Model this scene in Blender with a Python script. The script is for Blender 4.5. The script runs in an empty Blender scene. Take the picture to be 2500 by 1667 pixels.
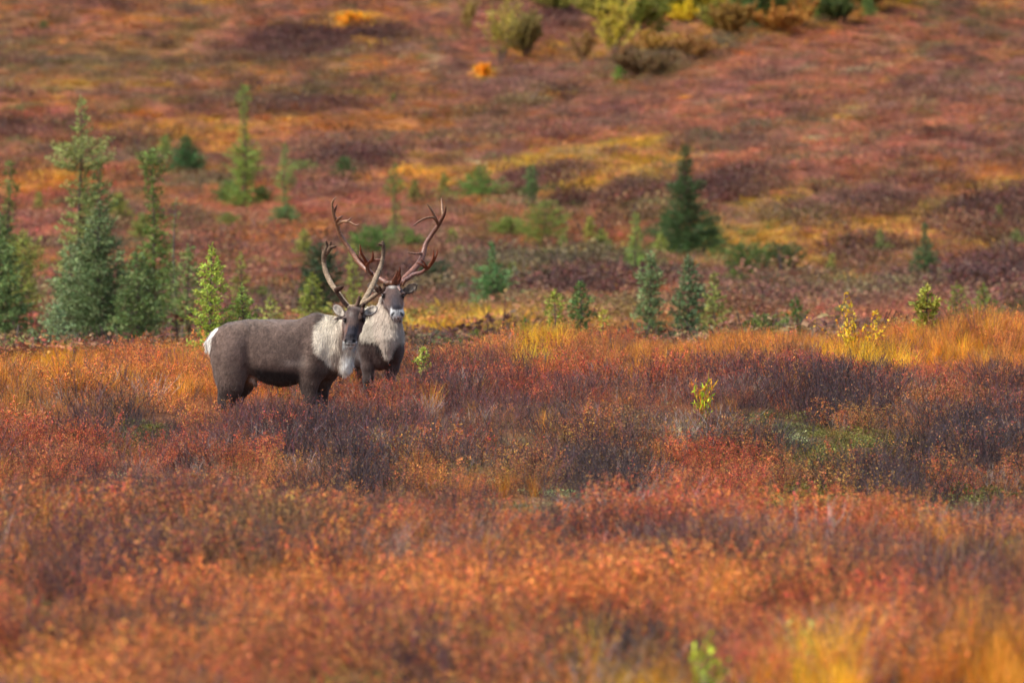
import bpy, math, random
import numpy as np
from math import radians as R, pi
from mathutils import Vector

rng = np.random.default_rng(7)
random.seed(7)
SC = bpy.context.scene

# ------------------------------------------------------------------ camera, sky, sun, exposure
FOC = 225.0                       # telephoto lens, mm
F = 2500 * FOC / 36.0             # pixels of the 2500 px frame per unit of tangent
PITCH = R(2.0)
FOCUS = 77.5
cam_d = bpy.data.cameras.new("camera")
cam = bpy.data.objects.new("camera", cam_d)
SC.collection.objects.link(cam)
SC.camera = cam
cam_d.lens = FOC
cam_d.sensor_width = 36.0
cam_d.clip_start = 0.5
cam_d.clip_end = 5000
cam.location = (0, 0, 0)
cam.rotation_euler = (R(90) - PITCH, 0, 0)
cam_d.dof.use_dof = True
cam_d.dof.focus_distance = FOCUS
cam_d.dof.aperture_fstop = 2.75

SUN_EL, SUN_AZ = R(52), R(-116)     # azimuth measured from +Y towards +X
W = bpy.data.worlds.new("World")
SC.world = W
W.use_nodes = True
wn = W.node_tree
sky = wn.nodes.new("ShaderNodeTexSky")
sky.sky_type = 'NISHITA'
sky.sun_disc = False
sky.sun_elevation = SUN_EL
sky.sun_rotation = SUN_AZ
sky.air_density = 1.0
sky.dust_density = 3.0
sky.ozone_density = 0.6
wn.links.new(sky.outputs[0], wn.nodes['Background'].inputs[0])
wn.nodes['Background'].inputs[1].default_value = 0.145
sl = bpy.data.lights.new("sun", 'SUN')
sl.energy = 3.1
sl.angle = R(11)
sl.color = (1.0, 0.95, 0.88)
so = bpy.data.objects.new("sun", sl)
SC.collection.objects.link(so)
sd = Vector((math.sin(SUN_AZ) * math.cos(SUN_EL), math.cos(SUN_AZ) * math.cos(SUN_EL), math.sin(SUN_EL)))
so.rotation_euler = sd.to_track_quat('Z', 'Y').to_euler()
so.location = (0, 0, 60)
SC.view_settings.view_transform = 'Standard'
SC.view_settings.look = 'None'
SC.view_settings.exposure = 0.66
SC.view_settings.gamma = 1.0
SC.render.engine = 'CYCLES'
SC.cycles.use_denoising = True
SC.cycles.max_bounces = 5
SC.cycles.diffuse_bounces = 3
SC.cycles.transmission_bounces = 3
SC.cycles.use_adaptive_sampling = True
SC.cycles.adaptive_threshold = 0.01

# ------------------------------------------------------------------ maths helpers
cp, sp = math.cos(PITCH), math.sin(PITCH)

def ray(px, py):
    """direction (x, y, z) with y = 1 of the line of sight through a pixel of the 2500 px frame"""
    u = (np.asarray(px, float) - 1250) / F
    v = (833.5 - np.asarray(py, float)) / F
    y = cp + v * sp
    z = -sp + v * cp
    return u / y, z / y

def at(px, py, Y):
    a, b = ray(px, py)
    return np.array([a * Y, Y, b * Y])

def project(x, y, z):
    d = y * cp - z * sp
    v = y * sp + z * cp
    return 1250 + F * x / d, 833.5 - F * v / d

def _hash(ix, iy, iz, seed):
    n = (ix * 374761393 + iy * 668265263 + iz * 2147483647 + seed * 974634777) & 0xFFFFFFFF
    n = ((n ^ (n >> 13)) * 1274126177) & 0xFFFFFFFF
    n = ((n ^ (n >> 16)) * 2246822519) & 0xFFFFFFFF
    return ((n ^ (n >> 15)) & 0xFFFFFF) / float(0xFFFFFF)

def vnoise(x, y, z=0.0, seed=0):
    x, y, z = np.broadcast_arrays(np.asarray(x, float), np.asarray(y, float), np.asarray(z, float))
    xi, yi, zi = np.floor(x).astype(np.int64), np.floor(y).astype(np.int64), np.floor(z).astype(np.int64)
    fx, fy, fz = x - xi, y - yi, z - zi
    fx, fy, fz = [f * f * (3 - 2 * f) for f in (fx, fy, fz)]
    r = 0
    for dx in (0, 1):
        for dy in (0, 1):
            for dz in (0, 1):
                w = (fx if dx else 1 - fx) * (fy if dy else 1 - fy) * (fz if dz else 1 - fz)
                r = r + w * _hash(xi + dx, yi + dy, zi + dz, seed)
    return r * 2 - 1

def fbm(x, y, z=0.0, seed=0, o=3):
    r, a, t = 0, 1.0, 0
    for k in range(o):
        r = r + a * vnoise(np.asarray(x) * 2 ** k, np.asarray(y) * 2 ** k, np.asarray(z) * 2 ** k, seed + k * 17)
        t += a
        a *= 0.5
    return r / t

def sstep(a, b, x):
    t = np.clip((x - a) / (b - a), 0, 1)
    return t * t * (3 - 2 * t)

def lin(c):
    c = np.asarray(c, float) / 255.0
    return np.where(c <= 0.04045, c / 12.92, ((c + 0.055) / 1.055) ** 2.4)

# ------------------------------------------------------------------ terrain
_Y = np.array([-80, 0, 15, 28, 42, 50, 55.5, 61, 70, 80, 88, 95, 100, 106, 116, 130, 160, 200, 240, 270, 300, 330, 360, 395, 430, 480, 560, 700, 900, 1300, 2500])
_Z = np.array([-3.3, -3.3, -3.4, -3.45, -3.43, -3.40, -3.70, -3.97, -3.87, -3.69, -3.68, -3.71, -3.80, -4.05, -4.75, -5.1, -5.35, -5.6, -5.4, -4.3, -2.6, -0.6, 1.6, 4.4, 7.6, 12.8, 22, 38, 58, 80, 95])

def _interp(y):
    # smooth interpolation of the profile
    return (np.interp(y - 2.5, _Y, _Z) + np.interp(y, _Y, _Z) * 2 + np.interp(y + 2.5, _Y, _Z)) / 4

def H(x, y):
    x = np.asarray(x, float)
    y = np.asarray(y, float)
    z = _interp(y)
    # the rise the animals stand on: lower to the left, higher to the right
    ridge = np.exp(-((y - 97) / 9.0) ** 2)
    z = z + ridge * np.clip(x, -9, 10) * 0.042
    z = z + ridge * (0.09 * np.sin(x * 0.9 + 0.6) + 0.05 * np.sin(x * 2.1))
    # far slope climbs to the right
    z = z + sstep(235, 380, y) * np.clip(x + 5, -70, 90) * 0.03
    # a shoulder of the hill rises to the right in front of a gully, with folds running the same way
    dg = y - 2.3 * x
    z = z + 3.0 * np.exp(-((dg - 352) / 26.0) ** 2) * sstep(3, 22, x) * (1 - sstep(60, 90, x))
    fold = sstep(230, 300, y) * (1 - sstep(600, 700, y))
    z = z + fold * 1.0 * fbm(x / 34, (y - 2.3 * np.clip(x, -4, 200)) / 17, 0, 43, 2)
    # hummocks
    m = sstep(110, 150, y)
    quiet = 1 - 0.8 * np.exp(-((y - 81) / 3.0) ** 2 - ((x + 2.5) / 2.5) ** 2)
    z = z + (0.12 + 0.20 * m) * quiet * fbm(x / (1.9 + 3 * m), y / (2.6 + 5 * m), 0, 3, 3)
    z = z + m * 0.55 * fbm(x / 11, y / 16, 0, 9, 2)
    z = z + 0.06 * (1 - m) * quiet * vnoise(x / 0.6, y / 0.6, 0, 5)
    return z

def hit(px, py, y0=104.0, y1=1200.0):
    """where the line of sight meets the ground, searching outward from y0"""
    a, b = ray(px, py)
    ys = np.arange(y0, y1, 0.5)
    g = H(a * ys, ys) - b * ys
    k = np.argmax(g > 0)
    Y = ys[k]
    return float(a * Y), float(Y), float(H(a * Y, Y))

# ------------------------------------------------------------------ plant communities seen in the photograph
# name: (kind, leaf colour sRGB, twig colour sRGB, height)
TYPES = {
    'orange': ('leafy', (226, 104, 50), (96, 52, 42), .50),
    'amber':  ('medium', (205, 122, 52), (88, 56, 48), .46),
    'rust':   ('leafy', (194, 84, 56), (92, 56, 50), .46),
    'red':    ('leafy', (210, 70, 54), (98, 50, 48), .46),
    'brown':  ('medium', (138, 82, 58), (92, 66, 58), .46),
    'purple': ('bare', (160, 66, 58), (86, 56, 60), .56),
    'dark':   ('bare', (110, 66, 54), (58, 47, 52), .62),
    'grey':   ('bare', (176, 92, 60), (136, 118, 112), .50),
    'grass':  ('grass', (222, 128, 34), (150, 90, 40), .50),
    'ygrass': ('grass', (236, 160, 18), (150, 110, 40), .52),
    'tan':    ('grass', (190, 106, 60), (150, 90, 60), .50),
    'green':  ('carpet', (92, 96, 38), (70, 60, 40), .20),
    'olive':  ('carpet', (128, 112, 44), (80, 66, 44), .24),
    'lichen': ('carpet', (186, 182, 140), (120, 110, 90), .13),
    # far slope
    'hrust':  ('mound', (170, 88, 62), (90, 56, 50), .38),
    'hmauve': ('mound', (140, 84, 88), (84, 56, 56), .52),
    'hwine':  ('mound', (96, 50, 58), (66, 44, 48), .75),
    'hdark':  ('mound', (108, 88, 70), (70, 58, 54), .65),
    'hpink':  ('mound', (184, 92, 88), (90, 56, 54), .40),
    'hred':   ('mound', (166, 58, 60), (90, 50, 50), .45),
    'hochre': ('tuft', (192, 128, 58), (150, 96, 50), .30),
    'hyell':  ('tuft', (200, 142, 46), (150, 110, 50), .32),
    'horange': ('tuft', (192, 108, 56), (140, 80, 50), .32),
    'hbright': ('mound', (232, 148, 34), (140, 80, 40), .55),
    'hbrown': ('mound', (128, 92, 62), (84, 62, 52), .42),
    'hgreen': ('mound', (84, 106, 54), (60, 60, 44), .45),
    'hlichen': ('tuft', (190, 176, 150), (120, 110, 90), .10),
}
TN = list(TYPES)
TI = {n: i for i, n in enumerate(TN)}
BASE_NEAR = dict(orange=.40, rust=.34, red=.10, brown=.26, amber=.14, purple=.20, olive=.03, grey=.04, grass=.05, dark=.03)
BASE_MID = dict(grey=.14, rust=.30, purple=.30, brown=.26, amber=.14, red=.12, orange=.06, dark=.10, olive=.10, lichen=.04, green=.05, grass=.04)
BASE_CREST = dict(tan=.30, grass=.20, orange=.36, rust=.34, red=.08, brown=.14, ygrass=.05)
BASE_HILL = dict(hrust=.46, hmauve=.32, hochre=.13, horange=.14, hpink=.26, hbrown=.16, hwine=.06, hlichen=.03, hdark=.05, hgreen=.03)
# (x, y, rx, ry, type, weight) in the photograph's 2500 px frame, looked up on the ground the plant grows on
P_NEAR = [
    (1050, 1430, 360, 80, 'orange', 2.0), (500, 1500, 160, 50, 'brown', 1.0), (280, 1340, 160, 40, 'purple', 1.6),
    (950, 1530, 160, 40, 'purple', 1.2), (1540, 1690, 80, 70, 'ygrass', 9), (1990, 1690, 80, 75, 'ygrass', 9),
    (2360, 1590, 190, 70, 'grass', 2.6), (1760, 1560, 170, 28, 'olive', 2.2), (2450, 1250, 90, 30, 'green', 1), (1560, 1560, 120, 25, 'dark', 1.0), (1020, 1630, 50, 45, 'dark', 2),
    (1900, 1225, 200, 40, 'red', 1.6), (1900, 1220, 240, 40, 'orange', 1.6), (1560, 1450, 300, 50, 'orange', 1.6), (1450, 1350, 300, 30, 'brown', 1.0),
    (60, 1420, 80, 50, 'green', 2.2), (480, 1370, 90, 25, 'olive', 1.6), (200, 1600, 200, 60, 'orange', 1.4), (900, 1590, 60, 60, 'olive', 1.5),
    (1900, 1340, 130, 25, 'olive', 1.4), (2250, 1340, 250, 35, 'brown', 1.0), (2270, 1240, 60, 40, 'grass', 2.0), (2050, 1440, 260, 50, 'red', 1.0), (640, 1300, 300, 40, 'brown', .8),
    (800, 1370, 30, 30, 'grass', 1.5), (1210, 1500, 120, 60, 'amber', 1.3), (40, 1650, 90, 30, 'ygrass', 2.5), (1300, 1640, 80, 30, 'olive', 1.5), (420, 1490, 26, 16, 'lichen', 4), (1950, 1580, 30, 14, 'lichen', 3),
]
P_MID = [
    (1490, 1150, 85, 70, 'dark', 3.5), (700, 1030, 300, 50, 'purple', 2.0), (790, 1040, 90, 35, 'dark', 2.5), (370, 1012, 90, 26, 'green', 3.0), (330, 1000, 130, 26, 'dark', 1.6),
    (330, 1075, 300, 50, 'red', 1.4), (270, 1110, 26, 16, 'lichen', 5), (400, 1148, 30, 14, 'lichen', 6), (380, 1160, 60, 30, 'olive', 2), (300, 1170, 160, 40, 'purple', 1.3),
    (2080, 1060, 150, 42, 'green', 3.0), (2260, 1100, 90, 24, 'olive', 2.0), (1870, 1008, 60, 22, 'lichen', 4), (1880, 1000, 100, 45, 'green', 2), (1880, 1030, 80, 40, 'dark', 2), (1850, 925, 220, 36, 'purple', 1.1), (1750, 900, 200, 26, 'red', 1.0), (1980, 950, 160, 40, 'dark', 1.4),
    (2170, 895, 200, 32, 'red', 3.0), (2370, 1060, 150, 50, 'dark', 2.6), (2200, 1150, 170, 40, 'dark', 1.8), (2130, 1090, 170, 80, 'amber', 2.2), (2400, 1180, 150, 40, 'green', 1.2),
    (350, 905, 260, 40, 'grass', 1.4), (300, 915, 260, 40, 'orange', 1.6), (80, 900, 160, 50, 'grass', 2.4), (120, 880, 60, 20, 'ygrass', 3), (360, 905, 40, 20, 'ygrass', 4), (460, 880, 100, 30, 'orange', 1.6), (560, 990, 60, 30, 'red', 3), (560, 985, 70, 30, 'orange', 2),
    (2200, 820, 400, 40, 'tan', 1.6), (2100, 850, 110, 14, 'ygrass', 5), (2330, 830, 200, 30, 'grass', 2.5), (1300, 840, 50, 18, 'ygrass', 7), (1560, 850, 220, 30, 'tan', 1.5), (1540, 870, 40, 25, 'grass', 4), (1740, 850, 130, 20, 'grass', 3),
    (1330, 905, 240, 26, 'red', 1.8), (1250, 945, 200, 40, 'purple', 1.8), (1040, 830, 70, 25, 'brown', 2.5), (1100, 830, 40, 12, 'ygrass', 2.5), (1290, 1010, 260, 50, 'brown', .8), (1350, 960, 24, 10, 'lichen', 8), (1250, 1010, 30, 10, 'lichen', 5),
    (940, 1190, 60, 25, 'olive', 3), (1255, 1200, 26, 24, 'green', 5), (1750, 1160, 160, 70, 'red', 1.4), (1640, 1000, 60, 26, 'lichen', 1.2), (880, 1130, 100, 40, 'dark', 1.2), (650, 1150, 200, 50, 'rust', 1.0), (620, 950, 160, 30, 'orange', 1.5),
    (950, 940, 120, 30, 'red', 1.5), (1390, 1150, 60, 30, 'lichen', 1.4), (700, 1130, 90, 30, 'amber', 1), (1960, 1180, 100, 30, 'olive', 1.5), (60, 960, 160, 40, 'tan', 1.4), (1500, 960, 180, 40, 'rust', 1.5), (60, 1120, 120, 60, 'rust', 1), (2350, 940, 160, 60, 'rust', 1.2),
    (2500, 960, 90, 60, 'purple', 1.2),
]
P_HILL = [
    (856, 58, 54, 14, 'hbright', 12), (744, 100, 165, 34, 'hwine', 5), (850, 98, 80, 22, 'hwine', 4), (893, 118, 32, 10, 'hbright', 9), (770, 118, 16, 8, 'hbright', 9), (1180, 183, 22, 11, 'hbright', 12),
    (150, 205, 300, 12, 'hochre', 3), (480, 318, 200, 26, 'hochre', 2.5), (800, 305, 500, 30, 'horange', 1.1), (1200, 560, 200, 40, 'hbrown', 1), (1250, 480, 200, 30, 'hgreen', .5), (1700, 600, 300, 50, 'hgreen', .35), (300, 140, 300, 60, 'hbrown', 1.6), (650, 240, 320, 22, 'hbrown', 1.6), (700, 250, 200, 24, 'hwine', 1.2),
    (1330, 388, 230, 14, 'hyell', 7), (1480, 425, 140, 26, 'hyell', 4), (1560, 400, 90, 16, 'hochre', 4), (1960, 575, 280, 40, 'hochre', 4.5), (2180, 610, 330, 32, 'hochre', 4), (1880, 490, 70, 30, 'hyell', 4), (2400, 460, 140, 18, 'hochre', 4), (2030, 540, 50, 14, 'hyell', 4),
    (2130, 505, 145, 26, 'hwine', 4.5), (2080, 480, 150, 22, 'hmauve', 4), (1360, 438, 85, 22, 'hwine', 5), (1770, 468, 95, 22, 'hwine', 4), (1575, 478, 70, 13, 'hwine', 4), (1830, 520, 70, 15, 'hmauve', 5), (2450, 530, 110, 50, 'hwine', 5), (2120, 625, 90, 22, 'hwine', 5),
    (1330, 655, 150, 22, 'hdark', 2.2), (1450, 715, 130, 16, 'hwine', 2.5), (1250, 690, 120, 18, 'hrust', 2.5), (2330, 690, 180, 40, 'hmauve', 2.5), (2450, 690, 90, 40, 'hwine', 4), (2100, 700, 200, 30, 'hdark', .8), (1650, 720, 160, 20, 'hrust', 2), (2000, 740, 200, 20, 'hmauve', 1.5), (2250, 770, 200, 20, 'hpink', 1.5), (1800, 690, 120, 30, 'hmauve', 3),
    (100, 430, 100, 30, 'horange', 3.5), (150, 455, 90, 20, 'hbright', 1.3), (140, 475, 120, 22, 'hred', 3.0), (100, 560, 80, 40, 'hpink', 4), (520, 600, 160, 60, 'hpink', 1.8), (700, 560, 100, 40, 'horange', 2), (1020, 570, 110, 26, 'hmauve', 4), (880, 490, 110, 26, 'hpink', 4), (760, 510, 70, 20, 'hred', 2.2),
    (42, 275, 60, 9, 'hred', 5), (30, 258, 40, 8, 'hgreen', 6), (830, 462, 80, 18, 'hmauve', 5), (960, 435, 120, 16, 'horange', 4.5), (1020, 425, 50, 12, 'hbright', 1.5), (850, 395, 60, 20, 'hwine', 3.5), (700, 690, 120, 30, 'hrust', 2), (640, 640, 80, 30, 'hpink', 1.4),
    (1160, 788, 260, 26, 'hyell', 9), (1600, 795, 300, 20, 'horange', 3), (2050, 705, 110, 20, 'hochre', 5), (150, 740, 80, 60, 'hpink', 2.4), (120, 800, 120, 20, 'hred', 1.6), (470, 800, 60, 40, 'hred', 1.6), (1240, 730, 60, 16, 'hlichen', .9), (1270, 755, 60, 16, 'hmauve', 2),
    (1900, 200, 420, 90, 'hpink', 1.5), (2200, 330, 300, 60, 'hpink', 1.4), (2350, 220, 200, 60, 'hmauve', 1.4), (1300, 200, 160, 30, 'hmauve', 1.6), (1240, 60, 120, 40, 'hpink', 2.0), (1330, 50, 70, 26, 'hwine', 2.2), (1560, 105, 190, 26, 'hochre', 2.2), (1640, 140, 140, 18, 'hdark', 3.4), (1560, 190, 220, 28, 'hbrown', 1.6),
    (1480, 260, 400, 26, 'hmauve', 1.4), (1950, 165, 40, 7, 'hlichen', 3), (2110, 165, 60, 8, 'hlichen', 2.4), (2270, 135, 20, 7, 'hlichen', 4), (1740, 255, 26, 6, 'hlichen', 4), (2120, 255, 50, 7, 'hlichen', 2), (1510, 300, 120, 20, 'hmauve', 1.4), (2160, 195, 20, 7, 'hbright', 4), (1450, 560, 120, 40, 'hrust', 1.6), (1420, 600, 60, 20, 'hred', 1.2),
    (1420, 620, 60, 14, 'hyell', 2), (1250, 440, 100, 18, 'hmauve', 1.6), (1240, 540, 120, 30, 'hrust', 1.5), (720, 240, 90, 16, 'hdark', 1.0), (1400, 130, 300, 60, 'hmauve', .8), (1290, 130, 60, 14, 'hbright', 1.2), (1700, 540, 50, 14, 'hochre', 2), (330, 55, 60, 12, 'horange', 2), (1850, 60, 400, 26, 'hochre', 1.6),
]

def community(x, y):
    """weights of every plant type for plants rooted at (x, y)"""
    x = np.asarray(x, float)
    y = np.asarray(y, float)
    z = H(x, y)
    px, py = project(x, y, z + np.where(y < 104, 0.3, 0.15))
    Wt = np.zeros((len(x), len(TN))) + 1e-5
    near = y < 53.5
    hill = y > 105
    crest = np.exp(-((y - 97) / 6.5) ** 2) * (~near) * (~hill)
    midm = (~near) * (~hill) * (1 - crest)
    ys_ = np.where(hill, y - 2.3 * np.log1p(np.exp(np.clip(x - 3, -30, 30))), y)     # bands run up to the right on the far slope
    for base, m in ((BASE_NEAR, near * 1.0), (BASE_MID, midm), (BASE_CREST, crest), (BASE_HILL, hill * 1.0)):
        for n, w in base.items():
            i = TI[n]
            s = np.where(hill, 1.0, 0.22)
            nz = fbm(x / np.where(hill, 5.0, 14.5) + 7 * i, ys_ / np.where(hill, 9.0, 1.25) + 3 * i, 0, 31 + i, 3)
            nz2 = fbm(x / np.where(hill, .9, .55) + 5 * i, ys_ / np.where(hill, 6.0, .9), 0, 61 + i, 2)
            Wt[:, i] += m * w * np.exp(np.clip(3.4 * nz + 2.6 * nz2, -3.5, 3.5))
    Wt *= np.where(hill, 2.2, 1.5)[:, None] / Wt.sum(1, keepdims=True)
    wx = px + 34 * fbm(x / 1.6, y / 3.0, 0, 91, 3)
    wy = py + np.where(hill, 9, 22) * fbm(x / 1.6, y / 3.0, 4, 92, 3)
    for L, m in ((P_NEAR, near), (P_MID, (~near) & (~hill)), (P_HILL, hill)):
        for cx, cy, rx, ry, n, w in L:
            tilt = .17 if (L is P_HILL and cx > 1250 and cy < 650) else (.05 if L is P_HILL else 0)
            q = ((wx - cx) / rx) ** 2 + ((wy - cy + tilt * (wx - cx)) / ry) ** 2
            Wt[:, TI[n]] += np.where(m, w * 1.6 * np.exp(-np.clip(q, 0, 40) ** 1.5 * 0.8), 0)
    return Wt

LEAF = np.array([lin(TYPES[n][1]) for n in TN])
_ds = np.array([.08 if n[0] == 'h' else .06 if TYPES[n][0] == 'grass' else .16 for n in TN])[:, None]
LEAF = LEAF * (1 - _ds) + _ds * (LEAF @ np.array([.3, .5, .2]))[:, None]
LEAF = LEAF * np.array([1.02, 1.17, .84])
TWIG = np.array([lin(TYPES[n][2]) for n in TN])
HGT = np.array([TYPES[n][3] for n in TN])

# ------------------------------------------------------------------ scene helpers
def tag(o, label=None, cat=None, group=None, kind=None):
    if label: o['label'] = label
    if cat: o['category'] = cat
    if group: o['group'] = group
    if kind: o['kind'] = kind
    return o

def empty(name, loc, rz=0):
    o = bpy.data.objects.new(name, None)
    o.empty_display_size = 0.2
    o.location = loc
    o.rotation_euler = (0, 0, rz)
    SC.collection.objects.link(o)
    return o

def mesh_np(name, V, Q, mats, parent=None, cols=None, smooth=False, link=True, mi=None):
    """V (n,3); Q list of arrays of faces (each (m,k)); cols: dict name -> (n,3 or 4) per vertex colours"""
    me = bpy.data.meshes.new(name)
    V = np.asarray(V, np.float32)
    Qs = [np.asarray(q, np.int32) for q in Q if len(q)]
    loops = np.concatenate([q.ravel() for q in Qs])
    sizes = np.concatenate([np.full(len(q), q.shape[1], np.int32) for q in Qs])
    starts = np.concatenate([[0], np.cumsum(sizes)[:-1]]).astype(np.int32)
    me.vertices.add(len(V))
    me.vertices.foreach_set('co', V.ravel())
    me.loops.add(len(loops))
    me.loops.foreach_set('vertex_index', loops)
    me.polygons.add(len(sizes))
    me.polygons.foreach_set('loop_start', starts)
    me.polygons.foreach_set('loop_total', sizes)
    if smooth:
        me.polygons.foreach_set('use_smooth', np.ones(len(sizes), bool))
    for m in mats:
        me.materials.append(m)
    if mi is not None:
        me.polygons.foreach_set('material_index', np.asarray(mi, np.int32))
    if cols:
        for n, c in cols.items():
            c = np.asarray(c, np.float32)
            if c.shape[1] == 3:
                c = np.hstack([c, np.ones((len(c), 1), np.float32)])
            at_ = me.color_attributes.new(n, 'FLOAT_COLOR', 'POINT')
            at_.data.foreach_set('color', c.ravel())
    me.update(calc_edges=True)
    me.validate()
    o = bpy.data.objects.new(name, me)
    if link:
        SC.collection.objects.link(o)
    if parent:
        o.parent = parent
    return o

# ------------------------------------------------------------------ materials
def mat(name):
    m = bpy.data.materials.new(name)
    m.use_nodes = True
    return m, m.node_tree.nodes, m.node_tree.links, m.node_tree.nodes['Principled BSDF']

def plant_mat(name, attr, instanced, transl=0.35, rough=0.6, vary=0.5):
    m, n, l, b = mat(name)
    a = n.new('ShaderNodeAttribute')
    a.attribute_name = attr
    a.attribute_type = 'INSTANCER' if instanced else 'GEOMETRY'
    v = n.new('ShaderNodeAttribute')           # per leaf variation stored on the plant's mesh
    v.attribute_name = 'var'
    sep = n.new('ShaderNodeSeparateColor')
    l.new(v.outputs['Color'], sep.inputs[0])
    hs = n.new('ShaderNodeHueSaturation')
    l.new(a.outputs['Color'], hs.inputs['Color'])
    mr = n.new('ShaderNodeMapRange')
    mr.inputs['To Min'].default_value = 0.5 - 0.018 * vary * 2
    mr.inputs['To Max'].default_value = 0.5 + 0.042 * vary * 2
    l.new(sep.outputs[0], mr.inputs['Value'])
    l.new(mr.outputs[0], hs.inputs['Hue'])
    mv = n.new('ShaderNodeMapRange')
    mv.inputs['To Min'].default_value = 1.0 - 0.85 * vary
    mv.inputs['To Max'].default_value = 1.0 + 1.15 * vary
    l.new(sep.outputs[1], mv.inputs['Value'])
    l.new(mv.outputs[0], hs.inputs['Value'])
    l.new(hs.outputs[0], b.inputs['Base Color'])
    b.inputs['Roughness'].default_value = rough
    b.inputs['Specular IOR Level'].default_value = 0.3
    if transl:
        t = n.new('ShaderNodeBsdfTranslucent')
        l.new(hs.outputs[0], t.inputs['Color'])
        mx = n.new('ShaderNodeMixShader')
        mx.inputs[0].default_value = transl
        l.new(b.outputs[0], mx.inputs[1])
        l.new(t.outputs[0], mx.inputs[2])
        l.new(mx.outputs[0], n['Material Output'].inputs['Surface'])
    return m

M_LEAF = plant_mat('autumn_leaves', 'col', True, 0.35, 0.55, 0.55)
M_TWIG = plant_mat('twigs', 'tcol', True, 0, 0.5, 0.9)
M_GRASS = plant_mat('grass_blades', 'col', True, 0.4, 0.6, 0.4)
M_FOL = plant_mat('foliage', 'col', False, 0.25, 0.55, 0.5)
M_BARK = plant_mat('bark', 'col', False, 0, 0.9, 0.3)

# ground
def ground_material():
    m, n, l, b = mat('tundra_soil')
    a = n.new('ShaderNodeAttribute')
    a.attribute_name = 'col'
    tc = n.new('ShaderNodeTexCoord')
    nz = n.new('ShaderNodeTexNoise')
    nz.inputs['Scale'].default_value = 1.3
    nz.inputs['Detail'].default_value = 8
    nz.inputs['Roughness'].default_value = 0.7
    l.new(tc.outputs['Object'], nz.inputs['Vector'])
    mr = n.new('ShaderNodeMapRange')
    mr.inputs['From Min'].default_value = 0.3
    mr.inputs['From Max'].default_value = 0.7
    mr.inputs['To Min'].default_value = 0.55
    mr.inputs['To Max'].default_value = 1.4
    l.new(nz.outputs[0], mr.inputs[0])
    hs = n.new('ShaderNodeHueSaturation')
    l.new(a.outputs['Color'], hs.inputs['Color'])
    l.new(mr.outputs[0], hs.inputs['Value'])
    l.new(hs.outputs[0], b.inputs['Base Color'])
    b.inputs['Roughness'].default_value = 0.95
    b.inputs['Specular IOR Level'].default_value = 0.1
    bp = n.new('ShaderNodeBump')
    bp.inputs['Strength'].default_value = 0.8
    bp.inputs['Distance'].default_value = 0.15
    l.new(nz.outputs[0], bp.inputs['Height'])
    l.new(bp.outputs[0], b.inputs['Normal'])
    return m

def build_ground():
    ys = np.concatenate([np.arange(-80, 18, 6.0), np.arange(18, 110, 0.35), np.arange(110, 240, 0.7), np.arange(240, 480, 0.9), np.arange(480, 620, 6), np.arange(620, 2500, 60)])
    s = np.arange(-55, 55.01, 0.42)
    ext = 55 * 1.12 ** np.arange(1, 31)
    xs = np.concatenate([-ext[::-1], s, ext])
    X, Y = np.meshgrid(xs, ys)
    x, y = X.ravel(), Y.ravel()
    z = H(x, y)
    nx, ny = len(xs), len(ys)
    Wt = community(x, y)
    Wt /= Wt.sum(1, keepdims=True)
    c = Wt @ (LEAF * 0.55 + TWIG * 0.45)
    nearm = (y < 105)[:, None]
    c = np.where(nearm, c * 0.35 + lin((84, 68, 46)) * 0.4, c * 0.85)
    i = np.arange(nx * ny).reshape(ny, nx)
    q = np.stack([i[:-1, :-1].ravel(), i[:-1, 1:].ravel(), i[1:, 1:].ravel(), i[1:, :-1].ravel()], 1)
    o = mesh_np('ground', np.stack([x, y, z], 1), [q], [ground_material()], cols={'col': c}, smooth=True)
    o['kind'] = 'structure'
    return o

ground = build_ground()
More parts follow.
